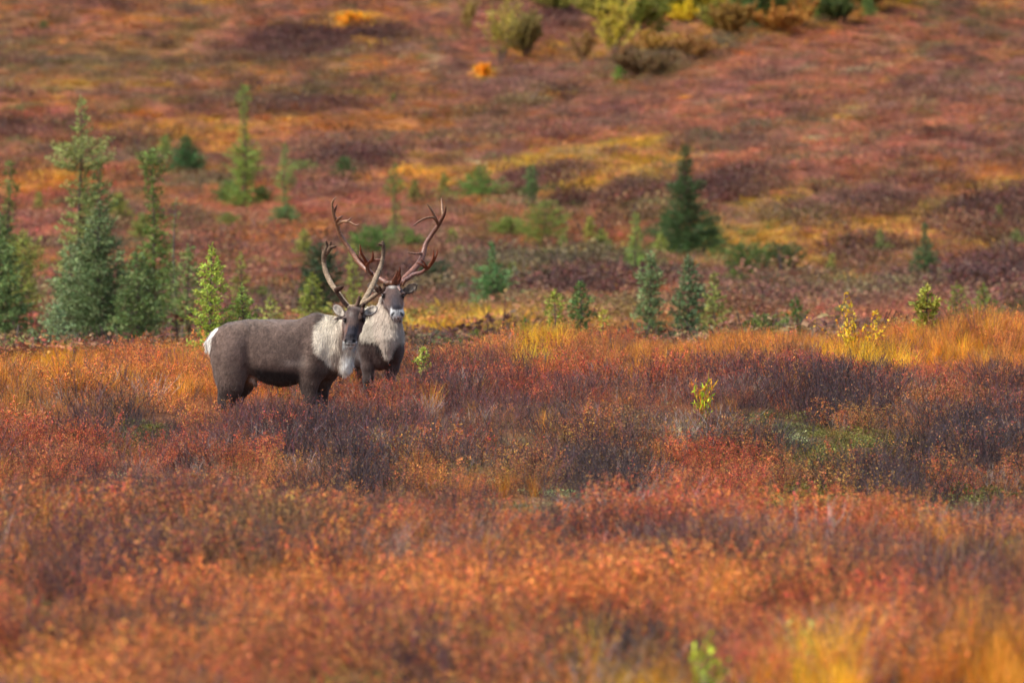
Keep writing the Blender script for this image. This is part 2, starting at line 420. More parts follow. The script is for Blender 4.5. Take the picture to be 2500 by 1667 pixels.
# ------------------------------------------------------------------ small plants: prototypes (one mesh each) and the scattering
class MB:
    """collects ribbons, leaves and tubes; per vertex 'var' (r, g random per piece) and optional colour"""
    def __init__(self):
        self.V, self.C, self.A, self.Q, self.T, self.mq, self.mt = [], [], [], [], [], [], []
        self.n = 0
    def add(self, v, f, var, col=None, m=0):
        v = np.asarray(v, float)
        f = np.asarray(f, int)
        self.V.append(v)
        k = len(v)
        self.A.append(np.broadcast_to(np.asarray(var, float), (k, 3)))
        self.C.append(np.broadcast_to(np.asarray(col if col is not None else (1, 1, 1), float), (k, 3)))
        if f.shape[1] == 4:
            self.Q.append(f + self.n)
            self.mq.append(np.full(len(f), m))
        else:
            self.T.append(f + self.n)
            self.mt.append(np.full(len(f), m))
        self.n += k
    def leaves(self, P, D, L, Wd, m=0, col=None, up=0.35):
        """many leaf quads: centres P, directions D, lengths, widths"""
        n = len(P)
        D = D / np.linalg.norm(D, axis=1, keepdims=True)
        r = rng.normal(size=(n, 3))
        S = np.cross(D, r)
        S /= np.linalg.norm(S, axis=1, keepdims=True) + 1e-9
        L = np.broadcast_to(L, n)[:, None]
        Wd = np.broadcast_to(Wd, n)[:, None]
        N = np.cross(D, S)
        a, b, c, d = P, P + D * L * .5 + S * Wd * .5 + N * L * .08, P + D * L, P + D * L * .5 - S * Wd * .5 + N * L * .08
        V = np.stack([a, b, c, d], 1).reshape(-1, 3)
        F_ = np.arange(4 * n).reshape(n, 4)
        var = np.repeat(rng.random((n, 3)), 4, 0)
        if col is not None:
            col = np.repeat(np.broadcast_to(col, (n, 3)), 4, 0)
        self.add(V, F_, var, col, m)
    def ribbon(self, pts, w0, w1, m=0, col=None, var=None):
        """three-sided thin tapered twig along a polyline"""
        pts = np.asarray(pts, float)
        k = len(pts)
        d = np.gradient(pts, axis=0)
        d /= np.linalg.norm(d, axis=1, keepdims=True) + 1e-9
        ref = np.array([0.3, 0.9, 0.1])
        s = np.cross(d, ref)
        s /= np.linalg.norm(s, axis=1, keepdims=True) + 1e-9
        t = np.cross(d, s)
        w = np.linspace(w0, w1, k)[:, None]
        rings = [pts + (s * math.cos(a) + t * math.sin(a)) * w for a in (0, 2.094, 4.189)]
        V = np.stack(rings, 1).reshape(-1, 3)
        f = []
        for i in range(k - 1):
            for j in range(3):
                f.append((3 * i + j, 3 * i + (j + 1) % 3, 3 * i + 3 + (j + 1) % 3, 3 * i + 3 + j))
        self.add(V, f, rng.random(3) if var is None else var, col, m)
    def tube(self, pts, rad, seg=8, m=0, col=None, flat=None, var=(.5, .5, .5)):
        """round (or flattened) closed tube along smooth points; rad per point; col per point allowed"""
        pts = np.asarray(pts, float)
        k = len(pts)
        rad = np.asarray(rad, float)
        d = np.gradient(pts, axis=0)
        d /= np.linalg.norm(d, axis=1, keepdims=True) + 1e-9
        s = np.zeros_like(d)
        prev = np.array([0.0, 1.0, 0.0])
        if abs(d[0] @ prev) > 0.9:
            prev = np.array([1.0, 0, 0])
        for i in range(k):
            v = prev - d[i] * (prev @ d[i])
            v /= np.linalg.norm(v) + 1e-9
            s[i] = v
            prev = v
        t = np.cross(d, s)
        an = np.arange(seg) * 2 * pi / seg
        fl = np.ones(k) if flat is None else np.asarray(flat, float)
        V = pts[:, None] + (s[:, None] * np.cos(an)[None, :, None] * fl[:, None, None] + t[:, None] * np.sin(an)[None, :, None]) * rad[:, None, None]
        V = V.reshape(-1, 3)
        V = np.vstack([V, pts[:1], pts[-1:] + d[-1:] * rad[-1]])
        f = []
        for i in range(k - 1):
            for j in range(seg):
                f.append((seg * i + j, seg * i + (j + 1) % seg, seg * i + seg + (j + 1) % seg, seg * i + seg + j))
        c = None
        if col is not None:
            col = np.asarray(col, float)
            c = np.vstack([np.repeat(np.broadcast_to(col, (k, 3)), seg, 0), np.broadcast_to(col, (k, 3))[:1], np.broadcast_to(col, (k, 3))[-1:]])
        base = self.n
        self.add(V, f, var, c, m)
        e = len(V)
        tr = [(e - 2, (j + 1) % seg, j) for j in range(seg)] + [(e - 1, seg * (k - 1) + j, seg * (k - 1) + (j + 1) % seg) for j in range(seg)]
        self.T.append(np.asarray(tr, int) + base)
        self.mt.append(np.full(len(tr), m))
    def build(self, name, mats, parent=None, link=True, smooth=False):
        V = np.vstack(self.V)
        Q = []
        mi = []
        if self.Q:
            Q.append(np.vstack(self.Q))
            mi.append(np.concatenate(self.mq))
        if self.T:
            Q.append(np.vstack(self.T))
            mi.append(np.concatenate(self.mt))
        return mesh_np(name, V, Q, mats, parent, {'var': np.vstack(self.A), 'col': np.vstack(self.C)}, smooth, link, np.concatenate(mi))

def rnd(a, b):
    return random.uniform(a, b)

def shrub_proto(name, stems, leaves, leaf, spread, twig_w=.0035, side=3):
    """dwarf birch about 1 m tall in its own units (scaled by the instance)"""
    mb = MB()
    LP, LD = [], []
    for i in range(stems):
        az = rnd(0, 2 * pi)
        r0 = rnd(0, .32) * spread
        b = np.array([math.cos(az) * r0, math.sin(az) * r0, 0])
        az2 = az + rnd(-.8, .8)
        lean = rnd(.05, .55) * spread
        h = rnd(.62, 1.08)
        k = 5
        pts = [b + np.array([math.cos(az2) * lean * (t ** 1.3), math.sin(az2) * lean * (t ** 1.3), h * t]) + rng.normal(size=3) * .018 for t in np.linspace(0, 1, k)]
        pts = np.array(pts)
        v = rng.random(3)
        mb.ribbon(pts, twig_w * 1.5, twig_w * .5, 1, var=v)
        for s in range(side):
            t = rnd(.3, .95)
            q = np.array([np.interp(t * (k - 1), range(k), pts[:, c]) for c in range(3)])
            dr = np.array([rnd(-1, 1), rnd(-1, 1), rnd(.5, 1.7)])
            dr = (dr * (.6, .6, 1.2)); dr = dr / np.linalg.norm(dr) * rnd(.10, .24)
            q2 = q + dr
            mb.ribbon([q, (q + q2) / 2 + rng.normal(size=3) * .012, q2], twig_w * .8, twig_w * .35, 1, var=v)
            for t2 in rng.random(4):
                LP.append(q + dr * t2); LD.append(dr / .2 + rng.normal(size=3) * .8)
        for t in np.clip(rng.beta(2.4, 1.2, 14), .15, 1):
            q = np.array([np.interp(t * (k - 1), range(k), pts[:, c]) for c in range(3)])
            LP.append(q); LD.append(rng.normal(size=3) + (0, 0, .6))
    LP, LD = np.array(LP), np.array(LD)
    idx = rng.integers(0, len(LP), leaves)
    P = LP[idx] + rng.normal(size=(leaves, 3)) * .018
    P[:, 2] = np.maximum(P[:, 2], .05)
    mb.leaves(P, LD[idx] + rng.normal(size=(leaves, 3)) * .5, leaf * rng.uniform(.6, 1.4, leaves), leaf * rng.uniform(.5, 1.0, leaves), 0)
    return mb.build(name, [M_LEAF, M_TWIG], link=False)

def grass_proto(name, n, spread, w=.006, bend=.5):
    mb = MB()
    for i in range(n):
        az = rnd(0, 2 * pi)
        r0 = abs(random.gauss(0, .10)) * spread
        b = np.array([math.cos(az) * r0, math.sin(az) * r0, 0])
        a2 = az + rnd(-.9, .9)
        h = rnd(.5, 1.1)
        ln = rnd(.08, bend)
        k = 4
        ts = np.linspace(0, 1, k)
        P = np.stack([b[0] + math.cos(a2) * ln * ts ** 2, b[1] + math.sin(a2) * ln * ts ** 2, h * (ts - .22 * ln * ts ** 3)], 1)
        s = np.array([-math.sin(a2 + rnd(-1.2, 1.2)), math.cos(a2), 0]) * w
        wd = np.array([1, .9, .6, .12])[:, None]
        V = np.stack([P - s * wd, P + s * wd], 1).reshape(-1, 3)
        f = [(2 * j, 2 * j + 1, 2 * j + 3, 2 * j + 2) for j in range(k - 1)]
        mb.add(V, f, rng.random(3), None, 0)
    return mb.build(name, [M_GRASS], link=False)

def carpet_proto(name, n, leaf):
    mb = MB()
    P = rng.normal(size=(n, 3)) * (.55, .55, .0)
    P[:, 2] = rng.random(n) * (1.0 - .5 * np.clip(np.hypot(P[:, 0], P[:, 1]), 0, 1.6))
    D = rng.normal(size=(n, 3)) + (0, 0, .8)
    mb.leaves(P, D, leaf * rng.uniform(.6, 1.5, n), leaf * rng.uniform(.4, .8, n), 0)
    return mb.build(name, [M_LEAF], link=False)

def mound_proto(name, n, leaf, twigs, flat=.8):
    """far low shrub: a dome of leaf sized faces with loose twigs"""
    mb = MB()
    az = rng.random(n) * 2 * pi
    u = rng.random(n)
    lump = 1 + .35 * np.sin(az * 3 + rnd(0, 6)) * rng.random(n)
    r = np.sqrt(u) * 1.0 * lump
    zt = np.sqrt(np.clip(1 - u, 0, 1))
    z = zt * rng.uniform(.25, 1.0, n) ** .6 + rng.normal(size=n) * .05
    P = np.stack([np.cos(az) * r, np.sin(az) * r, np.clip(z, .02, 1.3)], 1)
    D = rng.normal(size=(n, 3)) + P * .8
    mb.leaves(P, D, leaf * rng.uniform(.6, 1.5, n), leaf * rng.uniform(.5, 1, n), 0)
    for i in range(twigs):
        a = rnd(0, 6.28)
        e = np.array([math.cos(a) * rnd(.1, .9), math.sin(a) * rnd(.1, .9), rnd(.7, 1.25)])
        mb.ribbon([e * (.3, .3, 0), e * (.6, .6, .5), e], .012, .005, 1)
    return mb.build(name, [M_LEAF, M_TWIG], link=False)

PROTO = {}
def protos(kind, objs):
    c = bpy.data.collections.new('proto_' + kind)
    for i, o in enumerate(objs):
        o.name = '%s_%02d' % (kind, i)
        c.objects.link(o)
    PROTO[kind] = (c, len(objs))

protos('leafy', [shrub_proto('p', 16, 760, .028, 1.0) for i in range(6)])
protos('medium', [shrub_proto('p', 19, 360, .029, 1.0) for i in range(6)])
protos('bare', [shrub_proto('p', 30, 110, .030, 1.05, .0034, 4) for i in range(5)])
protos('grass', [grass_proto('p', 80, 1.2, .005, .55) for i in range(4)])
protos('carpet', [carpet_proto('p', 260, .13) for i in range(3)])
protos('mound', [mound_proto('p', 260, .10, 10) for i in range(4)])
protos('tuft', [grass_proto('p', 60, 6.0, .035, .9) for i in range(3)])

def scatter_object(name, pts, scl, col, tcol, kind, label, cat):
    """one object: points carrying rotation, size and colour; a plant of the kind stands on each"""
    n = len(pts)
    me = bpy.data.meshes.new(name)
    me.vertices.add(n)
    me.vertices.foreach_set('co', pts.astype(np.float32).ravel())
    rot = np.stack([rng.normal(size=n) * .10, rng.normal(size=n) * .10, rng.random(n) * 2 * pi], 1)
    for an, ty, dt in (('rot', 'FLOAT_VECTOR', rot), ('scl', 'FLOAT_VECTOR', scl)):
        a = me.attributes.new(an, ty, 'POINT')
        a.data.foreach_set('vector', dt.astype(np.float32).ravel())
    for an, dt in (('col', col), ('tcol', tcol)):
        a = me.attributes.new(an, 'FLOAT_COLOR', 'POINT')
        a.data.foreach_set('color', np.hstack([dt, np.ones((n, 1))]).astype(np.float32).ravel())
    coll, k = PROTO[kind]
    a = me.attributes.new('idx', 'INT', 'POINT')
    a.data.foreach_set('value', rng.integers(0, k, n).astype(np.int32))
    o = bpy.data.objects.new(name, me)
    SC.collection.objects.link(o)
    ng = bpy.data.node_groups.new('plants_' + name, 'GeometryNodeTree')
    ng.interface.new_socket('Geometry', in_out='INPUT', socket_type='NodeSocketGeometry')
    ng.interface.new_socket('Geometry', in_out='OUTPUT', socket_type='NodeSocketGeometry')
    N, L = ng.nodes, ng.links
    gi, go = N.new('NodeGroupInput'), N.new('NodeGroupOutput')
    ip = N.new('GeometryNodeInstanceOnPoints')
    ci = N.new('GeometryNodeCollectionInfo')
    ci.inputs['Collection'].default_value = coll
    ci.inputs['Separate Children'].default_value = True
    ci.inputs['Reset Children'].default_value = True
    def na(an, ty):
        x = N.new('GeometryNodeInputNamedAttribute')
        x.data_type = ty
        x.inputs['Name'].default_value = an
        return x.outputs[0]
    L.new(gi.outputs[0], ip.inputs['Points'])
    L.new(ci.outputs[0], ip.inputs['Instance'])
    ip.inputs['Pick Instance'].default_value = True
    L.new(na('idx', 'INT'), ip.inputs['Instance Index'])
    L.new(na('rot', 'FLOAT_VECTOR'), ip.inputs['Rotation'])
    L.new(na('scl', 'FLOAT_VECTOR'), ip.inputs['Scale'])
    L.new(ip.outputs[0], go.inputs[0])
    md = o.modifiers.new('plants', 'NODES')
    md.node_group = ng
    tag(o, label, cat, kind='stuff')
    return o

def sample(y0, y1, density, halfw):
    """random ground points between two distances; halfw(y) half width"""
    ym = np.linspace(y0, y1, 50)
    area = np.trapezoid(2 * halfw(ym), ym) if hasattr(np, 'trapezoid') else np.trapz(2 * halfw(ym), ym)
    n = int(area * density)
    wmax = halfw(np.array([y0, y1])).max()
    y = rng.uniform(y0, y1, n * 3)
    x = rng.uniform(-wmax, wmax, n * 3)
    k = np.abs(x) < halfw(y)
    y, x = y[k][:n], x[k][:n]
    return x, y

ACC = {}
def populate(zone, y0, y1, density, halfw, hmul=1.0, wmul=1.0, keep=None):
    x, y = sample(y0, y1, density, halfw)
    Wt = community(x, y)
    cs = np.cumsum(Wt, 1)
    cs /= cs[:, -1:]
    t = (rng.random(len(x))[:, None] > cs).sum(1).clip(0, len(TN) - 1)
    z = H(x, y) - .02
    for kind in PROTO:
        ids = [TI[n] for n in TN if TYPES[n][0] == kind]
        m = np.isin(t, ids)
        if keep is not None:
            m &= keep(x, y)
        if not m.any():
            continue
        tt = t[m]
        n = m.sum()
        h = HGT[tt] * rng.uniform(.6, 1.15, n) * hmul
        h = h * (1 + .45 * fbm(x[m] / 1.2, y[m] / 1.2, 0, 71, 2))
        xx, yy = x[m], y[m]
        if zone in ('foreground', 'rise'):      # tall clumps and low hollows
            h = np.minimum(h * np.exp(.5 * np.clip(1.6 * fbm(xx / 1.8, yy / 2.2, 0, 171, 3), -1, 1)), .60) * .94
        pc = Wt[m][:, [TI['green'], TI['olive'], TI['lichen']]].sum(1) / Wt[m].sum(1)
        if zone == 'rise' and kind != 'carpet':
            h = h * (1 - .7 * sstep(.15, .6, pc))
        # browsed and trodden scrub round the animals' feet
        h = h * (1 - .58 * np.exp(-(np.maximum(np.abs(xx + 2.95) - 1.08, 0) / .3) ** 2) * sstep(74.5, 78, yy) * (1 - sstep(82.2, 83.5, yy)))
        wr = {'leafy': (1.0, 1.5), 'medium': (1.0, 1.5), 'bare': (1.1, 1.7), 'grass': (.8, 1.2), 'carpet': (.9, 1.8), 'mound': (.9, 2.0), 'tuft': (.8, 1.5)}[kind]
        w = h * rng.uniform(*wr, n) * wmul
        if kind == 'carpet':
            w = rng.uniform(.14, .30, n)
        if kind == 'mound':
            w = np.maximum(w, .42) * 1.15
        if kind == 'tuft':
            w = rng.uniform(.45, .85, n)
        c = LEAF[tt]
        # neighbouring communities bleed into one another
        mixn = (Wt[m] / Wt[m].sum(1, keepdims=True)) @ LEAF
        c = c * .75 + mixn * .25
        c = c * rng.uniform(.62 if zone in ('foreground', 'rise') else .50, 1.4 if zone in ('foreground', 'rise') else 1.42, (n, 1)) * (1 + rng.normal(size=(n, 3)) * .07)
        if zone == 'foreground':
            c = c * 1.10
        tc = TWIG[tt] * rng.uniform(.7, 1.3, (n, 1))
        ACC.setdefault((zone, kind), []).append((np.stack([x[m], y[m], z[m]], 1), np.stack([w, w, h], 1), np.clip(c, 0, 1), np.clip(tc, 0, 1)))
# ------------------------------------------------------------------ the ground cover
populate('foreground', 22, 54, 13, lambda y: .086 * y + 1.6, .85)
populate('rise', 54, 106, 12.5, lambda y: .086 * y + 2.2, .80)
populate('valley', 106, 245, 2.6, lambda y: .088 * y + 3.5, 1.0)
populate('slope', 245, 470, 1.5, lambda y: .090 * y + 6, 1.0)
populate('slope', 470, 560, .5, lambda y: .090 * y + 6, 1.2)
TXT = {
    'leafy': ('dwarf_birch_scrub', 'leafy orange and rust red dwarf birch', 'scrub'),
    'medium': ('thin_birch_scrub', 'thinly leaved brown and amber dwarf birch', 'scrub'),
    'bare': ('bare_twig_scrub', 'nearly bare dark purple twigs of dwarf birch', 'scrub'),
    'grass': ('sedge_grass', 'ochre and yellow sedge grass', 'grass'),
    'carpet': ('moss_carpet', 'low green moss and pale lichen', 'moss'),
    'mound': ('heath_mounds', 'rust, mauve and wine coloured heath', 'heath'),
    'tuft': ('slope_grass', 'ochre and orange grass', 'grass'),
}
ZTX = {'foreground': 'in the blurred foreground', 'rise': 'on the rise round the caribou', 'valley': 'in the hollow beyond the rise', 'slope': 'up the far hillside'}
for (zone, kind), L in ACC.items():
    nm, tx, ct = TXT[kind]
    P, S, C_, T_ = [np.vstack([a[i] for a in L]) for i in range(4)]
    scatter_object(nm, P, S, C_, T_, kind, tx + ' ' + ZTX[zone], ct)
# ------------------------------------------------------------------ trees and single plants
def spruce(loc, h, prof, col, label, cat='spruce tree', group='black spruces scattered over the tundra', dens=1.0, el=.075, lean=0.0, bark=(92, 76, 68), sparse=0.0, name='spruce_tree'):
    """prof: list of (height fraction, radius in metres); col: sRGB of the needles; el: size of a needle spray"""
    root = empty(name, loc)
    tag(root, label, cat, group)
    pf = np.array(prof)
    # trunk
    k = 9
    ts = np.linspace(0, 1, k)
    bend = lean
    tp = np.stack([bend * ts ** 1.5 * h + .02 * h * np.sin(ts * 7 + rnd(0, 6)) * .4, .01 * h * np.sin(ts * 5 + rnd(0, 6)), ts * h * .99], 1)
    tb = MB()
    tr = np.interp(ts, [0, 1], [.012 * h + .010, .005])
    tb.tube(tp, tr, 7, 0, lin(bark))
    tb.build('trunk', [M_BARK], root)
    def centre(t):
        return np.array([np.interp(t, ts, tp[:, c]) for c in range(3)])
    mb = MB()
    c0 = lin(col)
    c0 = (c0 * .85 + .15 * c0.mean()) * 1.6 * rnd(.78, 1.15) * np.array([1.14, 1.04, .68])
    t = .03
    while t < 1.0:
        r = np.interp(t, pf[:, 0], pf[:, 1])
        nb = max(3, int((3 + r * 10) * (1 - sparse * .5)))
        a0 = rnd(0, 6.28)
        for i in range(nb):
            if random.random() < sparse * .45:
                continue
            az = a0 + i * 2 * pi / nb + rnd(-.35, .35)
            L = r * rnd(.4, 1.45)
            c = centre(min(1, t + rnd(-.01, .01)))
            dz = -.30 * (1 - t) + .25 * t + rnd(-.1, .1)
            out = np.array([math.cos(az), math.sin(az), 0])
            n = max(8, int(L * 80 * dens / (el / .075)) )
            s = np.sqrt(rng.random(n))
            w = .20 * L + .02
            P = c + out * (L * s)[:, None]
            P[:, 2] += dz * L * s + .22 * L * s ** 3 
            P += rng.normal(size=(n, 3)) * (w * .30, w * .30, w * .16)
            D = out + rng.normal(size=(n, 3)) * .65 + (0, 0, .25)
            cc = c0 * rng.uniform(.75, 1.25) * (1 + rng.normal(size=(n, 3)) * .05)
            mb.leaves(P, D, el * rng.uniform(.6, 1.4, n), el * .42, 0, cc)
            if i % 2 == 0:
                mb.ribbon([c, c + out * L * .5 + (0, 0, dz * L * .5), c + out * L * .9 + (0, 0, dz * L + .1 * L)], .012 + .006 * L, .004, 1, lin(bark))
        t += (.055 + .05 * r) / h * rnd(.8, 1.2) / max(.5, min(1.4, dens))
    # leader shoot
    top = centre(1)
    n = 14
    P = top + np.stack([rng.normal(size=n) * .012, rng.normal(size=n) * .012, rng.uniform(-.12, .06, n) * min(1, h / 2)], 1)
    mb.leaves(P, rng.normal(size=(n, 3)) * .5 + (0, 0, 1.0), el, el * .36, 0, c0)
    mb.build('crown', [M_FOL, M_BARK], root)
    return root

def base_of(px, py_base, Y=None):
    if Y is None:
        return hit(px, py_base)
    a, b = ray(px, py_base)
    return float(a * Y), float(Y), float(H(a * Y, Y))

def tree_px(px, top, base, prof_px, col, label, Y=None, **kw):
    """tree whose tip is seen at (px, top) and whose foot is at (px, base) (or at distance Y with a hidden foot)"""
    x, y, z = base_of(px, base, Y)
    a, b = ray(px, top)
    h = b * y - z
    k = F / y
    g = z
    prof = []
    for row, wpx in prof_px:
        aa, bb = ray(px, row)
        prof.append((np.clip((bb * y - g) / h, 0, 1), wpx / 2 / k))
    prof.sort(key=lambda p: p[0])
    return spruce((x, y, z - .03), h, prof, col, label, **kw)

BG = (92, 112, 84)      # blue green
GG = (92, 112, 62)      # green
YG = (132, 136, 58)     # yellow green
DG = (56, 78, 56)       # dark green
# left cluster
tree_px(197, 235, 870, [(235, 16), (300, 40), (345, 76), (364, 130), (400, 120), (425, 60), (520, 76), (640, 90), (860, 100)], (110, 122, 78), 'tallest thin spruce of the cluster behind the caribou rump, with a loose ragged crown', Y=150, sparse=.35, dens=.95)
tree_px(239, 382, 860, [(382, 10), (430, 26), (455, 60), (490, 84), (540, 50), (860, 70)], (84, 106, 66), 'spruce with a bulging upper crown just right of the tallest thin spruce', Y=156, sparse=.2, dens=1.0)
tree_px(243, 492, 870, [(492, 10), (540, 50), (600, 90), (680, 130), (760, 180), (860, 190)], BG, 'broad dense blue green spruce in the middle of the cluster on the left', Y=134, dens=1.15)
tree_px(335, 612, 860, [(612, 10), (660, 56), (720, 90), (780, 112), (850, 120)], (88, 108, 72), 'dense dark green spruce at the right end of the big cluster', Y=130, dens=1.15)
tree_px(172, 590, 870, [(590, 12), (640, 60), (720, 100), (800, 130), (860, 140)], (96, 114, 88), 'dense blue green spruce left of the broadest spruce in the cluster', Y=137, dens=1.05)
tree_px(136, 742, 875, [(742, 10), (780, 50), (840, 80), (870, 80)], (108, 130, 106), 'small pale grey green spruce in front of the cluster foot', Y=126, dens=1.0)
tree_px(-4, 520, 880, [(520, 14), (600, 60), (700, 120), (800, 170), (880, 180)], (96, 120, 80), 'large green spruce cut by the left edge of the photo', Y=132, dens=1.1)
tree_px(22, 392, 640, [(392, 12), (450, 34), (520, 26), (560, 30), (600, 90), (640, 100)], (88, 104, 58), 'thin tall spruce standing behind the spruce at the left edge', Y=165, sparse=.2, dens=1.0)
tree_px(55, 560, 700, [(560, 12), (600, 70), (650, 90), (700, 90)], (110, 118, 56), 'short bushy yellow green spruce between the left edge and the cluster', Y=158, dens=.8)
tree_px(374, 360, 850, [(360, 20), (380, 60), (410, 60), (440, 34), (520, 40), (560, 50), (600, 84), (720, 100), (840, 100)], (86, 108, 56), 'tall columnar spruce right of the cluster, with a narrow waist and a tufted top', Y=150, sparse=.15, dens=1.05)
tree_px(427, 483, 860, [(483, 10), (500, 18), (560, 10), (680, 12), (860, 16)], (92, 100, 66), 'almost bare grey spruce snag beside the columnar spruce', Y=146, sparse=.9, dens=.5, bark=(110, 98, 92))
tree_px(459, 600, 800, [(600, 10), (650, 50), (700, 64), (800, 76)], (98, 116, 70), 'blurred mid green spruce between the snag and the sharp yellow green spruce', Y=140, dens=.8)
tree_px(418, 640, 800, [(640, 10), (690, 44), (760, 70), (800, 76)], (84, 106, 60), 'blurred low spruce hiding the foot of the snag', Y=143, dens=.8)
tree_px(455, 330, 425, [(330, 10), (370, 50), (390, 84), (415, 90), (425, 60)], (58, 92, 58), 'short dark bushy spruce on the slope above the snag', dens=1.2)
tree_px(404, 330, 400, [(330, 10), (360, 30), (380, 46), (400, 34)], (86, 112, 56), 'small spruce touching the left side of the dark bushy one above the snag', dens=1.0)
tree_px(597, 206, 505, [(206, 12), (240, 34), (262, 20), (330, 18), (350, 40), (380, 86), (430, 80), (440, 54), (462, 70), (490, 90), (505, 60)], (104, 126, 56), 'skinny tall spruce on the open slope with a long bare neck and a tufted tip', dens=.9, sparse=.2)
tree_px(695, 350, 545, [(350, 10), (400, 26), (415, 60), (440, 50), (470, 22), (500, 40), (525, 76), (545, 66)], (94, 118, 62), 'slender spruce with a wide skirt right of the tallest slope spruce', dens=.8, sparse=.3)
tree_px(742, 392, 430, [(392, 14), (405, 60), (425, 80), (430, 60)], (96, 112, 62), 'low spruce bush at the right of the slender skirted spruce', dens=.9)
tree_px(840, 385, 445, [(385, 14), (410, 44), (435, 80), (445, 60)], (62, 92, 52), 'dark low spruce bush on the slope above the caribou antlers', dens=1.1)
tree_px(964, 398, 600, [(398, 10), (420, 20), (440, 30), (455, 50), (480, 20), (530, 26), (560, 50), (590, 60), (600, 40)], (96, 118, 52), 'thin spruce seen between the two big antlers', dens=.8, sparse=.25)
tree_px(905, 555, 640, [(555, 30), (575, 90), (590, 120), (610, 90), (640, 60)], (76, 112, 50), 'wide green spruce bush behind the antler fork', dens=.9)
tree_px(782, 590, 790, [(590, 10), (620, 60), (680, 90), (760, 80), (790, 70)], (50, 72, 56), 'dark spruce seen inside the curve of the left velvet antler', Y=165, dens=1.1)
tree_px(764, 668, 800, [(668, 10), (700, 50), (740, 70), (800, 70)], (120, 130, 52), 'yellow green spruce just left of the front caribou head', Y=142, dens=.8)
tree_px(862, 600, 720, [(600, 10), (650, 24), (720, 40)], (108, 120, 52), 'thin yellow green spruce seen between the velvet antlers', Y=170, dens=.7)
tree_px(588, 618, 770, [(618, 10), (660, 28), (700, 54), (770, 60)], (116, 120, 56), 'blurred olive spruce behind the small sharp spruce', Y=150, dens=.7)
tree_px(660, 720, 800, [(720, 8), (750, 44), (800, 60)], (112, 120, 60), 'low blurred olive spruce just above the back of the front caribou', Y=130, dens=.7)
tree_px(1063, 640, 715, [(640, 20), (655, 80), (690, 60), (715, 50)], (46, 62, 46), 'dark spruce bush right of the rear caribou ear', dens=1.1)
# middle
tree_px(1170, 405, 492, [(405, 14), (440, 60), (455, 120), (475, 90), (492, 60)], (84, 116, 52), 'low spreading green spruce right of the big antler tip', dens=.9)
tree_px(1297, 405, 505, [(405, 10), (435, 32), (460, 36), (505, 26)], (72, 102, 64), 'narrow spruce beside the dark red heath patch', dens=1.0)
tree_px(1325, 492, 605, [(492, 20), (520, 80), (550, 120), (575, 80), (605, 60)], (98, 114, 48), 'ragged leaning spruce bush below the narrow spruce', dens=.9, lean=.1, sparse=.2)
tree_px(1376, 570, 636, [(570, 8), (600, 24), (636, 28)], (92, 118, 56), 'tiny spruce at the lower right of the ragged leaning bush', dens=1.0)
tree_px(1674, 354, 632, [(354, 16), (400, 30), (440, 34), (455, 80), (480, 60), (500, 66), (530, 110), (575, 165), (610, 150), (632, 130)], (58, 82, 52), 'large dark spruce with a thin spire and a wide dark skirt on the right slope', dens=1.15)
tree_px(1552, 518, 690, [(518, 10), (560, 24), (590, 36), (650, 70), (690, 70)], (92, 116, 56), 'slim spruce left of the large dark spruce', dens=.9, sparse=.2)
tree_px(1612, 570, 650, [(570, 8), (600, 34), (650, 40)], (116, 126, 56), 'small pale spruce at the foot of the large dark spruce', dens=.9)
tree_px(1588, 615, 825, [(615, 8), (650, 30), (680, 60), (700, 50), (720, 44), (750, 60), (800, 66), (825, 60)], BG, 'blue green spruce below the slim spruce, left of two close together', Y=132, dens=1.1)
tree_px(1680, 625, 825, [(625, 8), (660, 40), (700, 56), (750, 64), (825, 76)], (84, 108, 84), 'blue green spruce below the large dark one, right of two close together', Y=132, dens=1.15)
tree_px(1745, 665, 825, [(665, 8), (700, 40), (750, 66), (825, 80)], (112, 122, 62), 'loose yellow green spruce right of the two blue green ones', Y=136, dens=.8)
tree_px(1815, 600, 708, [(600, 30), (615, 110), (640, 90), (680, 70), (708, 60)], (70, 90, 44), 'low dark and green spruce thicket right of the large dark spruce', dens=1.0)
tree_px(1910, 600, 692, [(600, 40), (625, 100), (650, 110), (692, 80)], (58, 72, 42), 'round dark spruce bush beyond the low thicket', dens=1.1)
tree_px(1356, 710, 850, [(710, 8), (740, 40), (790, 44), (850, 56)], (122, 134, 50), 'yellow green spruce sapling, left of a pair just beyond the rise', Y=116, dens=.9)
tree_px(1417, 690, 850, [(690, 10), (730, 44), (780, 52), (850, 56)], (86, 112, 68), 'blue green spruce sapling, right of a pair just beyond the rise', Y=118, dens=1.1)
tree_px(1473, 755, 850, [(755, 6), (790, 20), (850, 40)], (140, 136, 62), 'very small pale spruce sapling right of the pair', Y=114, dens=.8)
tree_px(1203, 590, 785, [(590, 8), (640, 18), (662, 70), (695, 96), (712, 60), (740, 100), (765, 104), (785, 70)], (70, 104, 70), 'spruce with a thin tip and two wide tiers right of the rear caribou', Y=170, dens=1.1)
tree_px(1160, 805, 835, [(795, 10), (815, 30), (835, 36)], (100, 116, 50), 'tiny spruce bush in the yellow grass right of the rear caribou', Y=125, dens=.9)
tree_px(1282, 775, 832, [(770, 10), (800, 24), (832, 30)], (92, 112, 56), 'tiny green spruce tuft in the yellow grass under the tiered spruce', Y=128, dens=.9)
tree_px(1862, 765, 815, [(765, 30), (785, 80), (815, 90)], (84, 96, 48), 'low dark spruce bush against the crest of the rise', Y=125, dens=1.0)
tree_px(1945, 728, 800, [(728, 8), (760, 34), (800, 80)], (66, 92, 48), 'small dark green spruce left of the yellow willow', Y=130, dens=1.0)
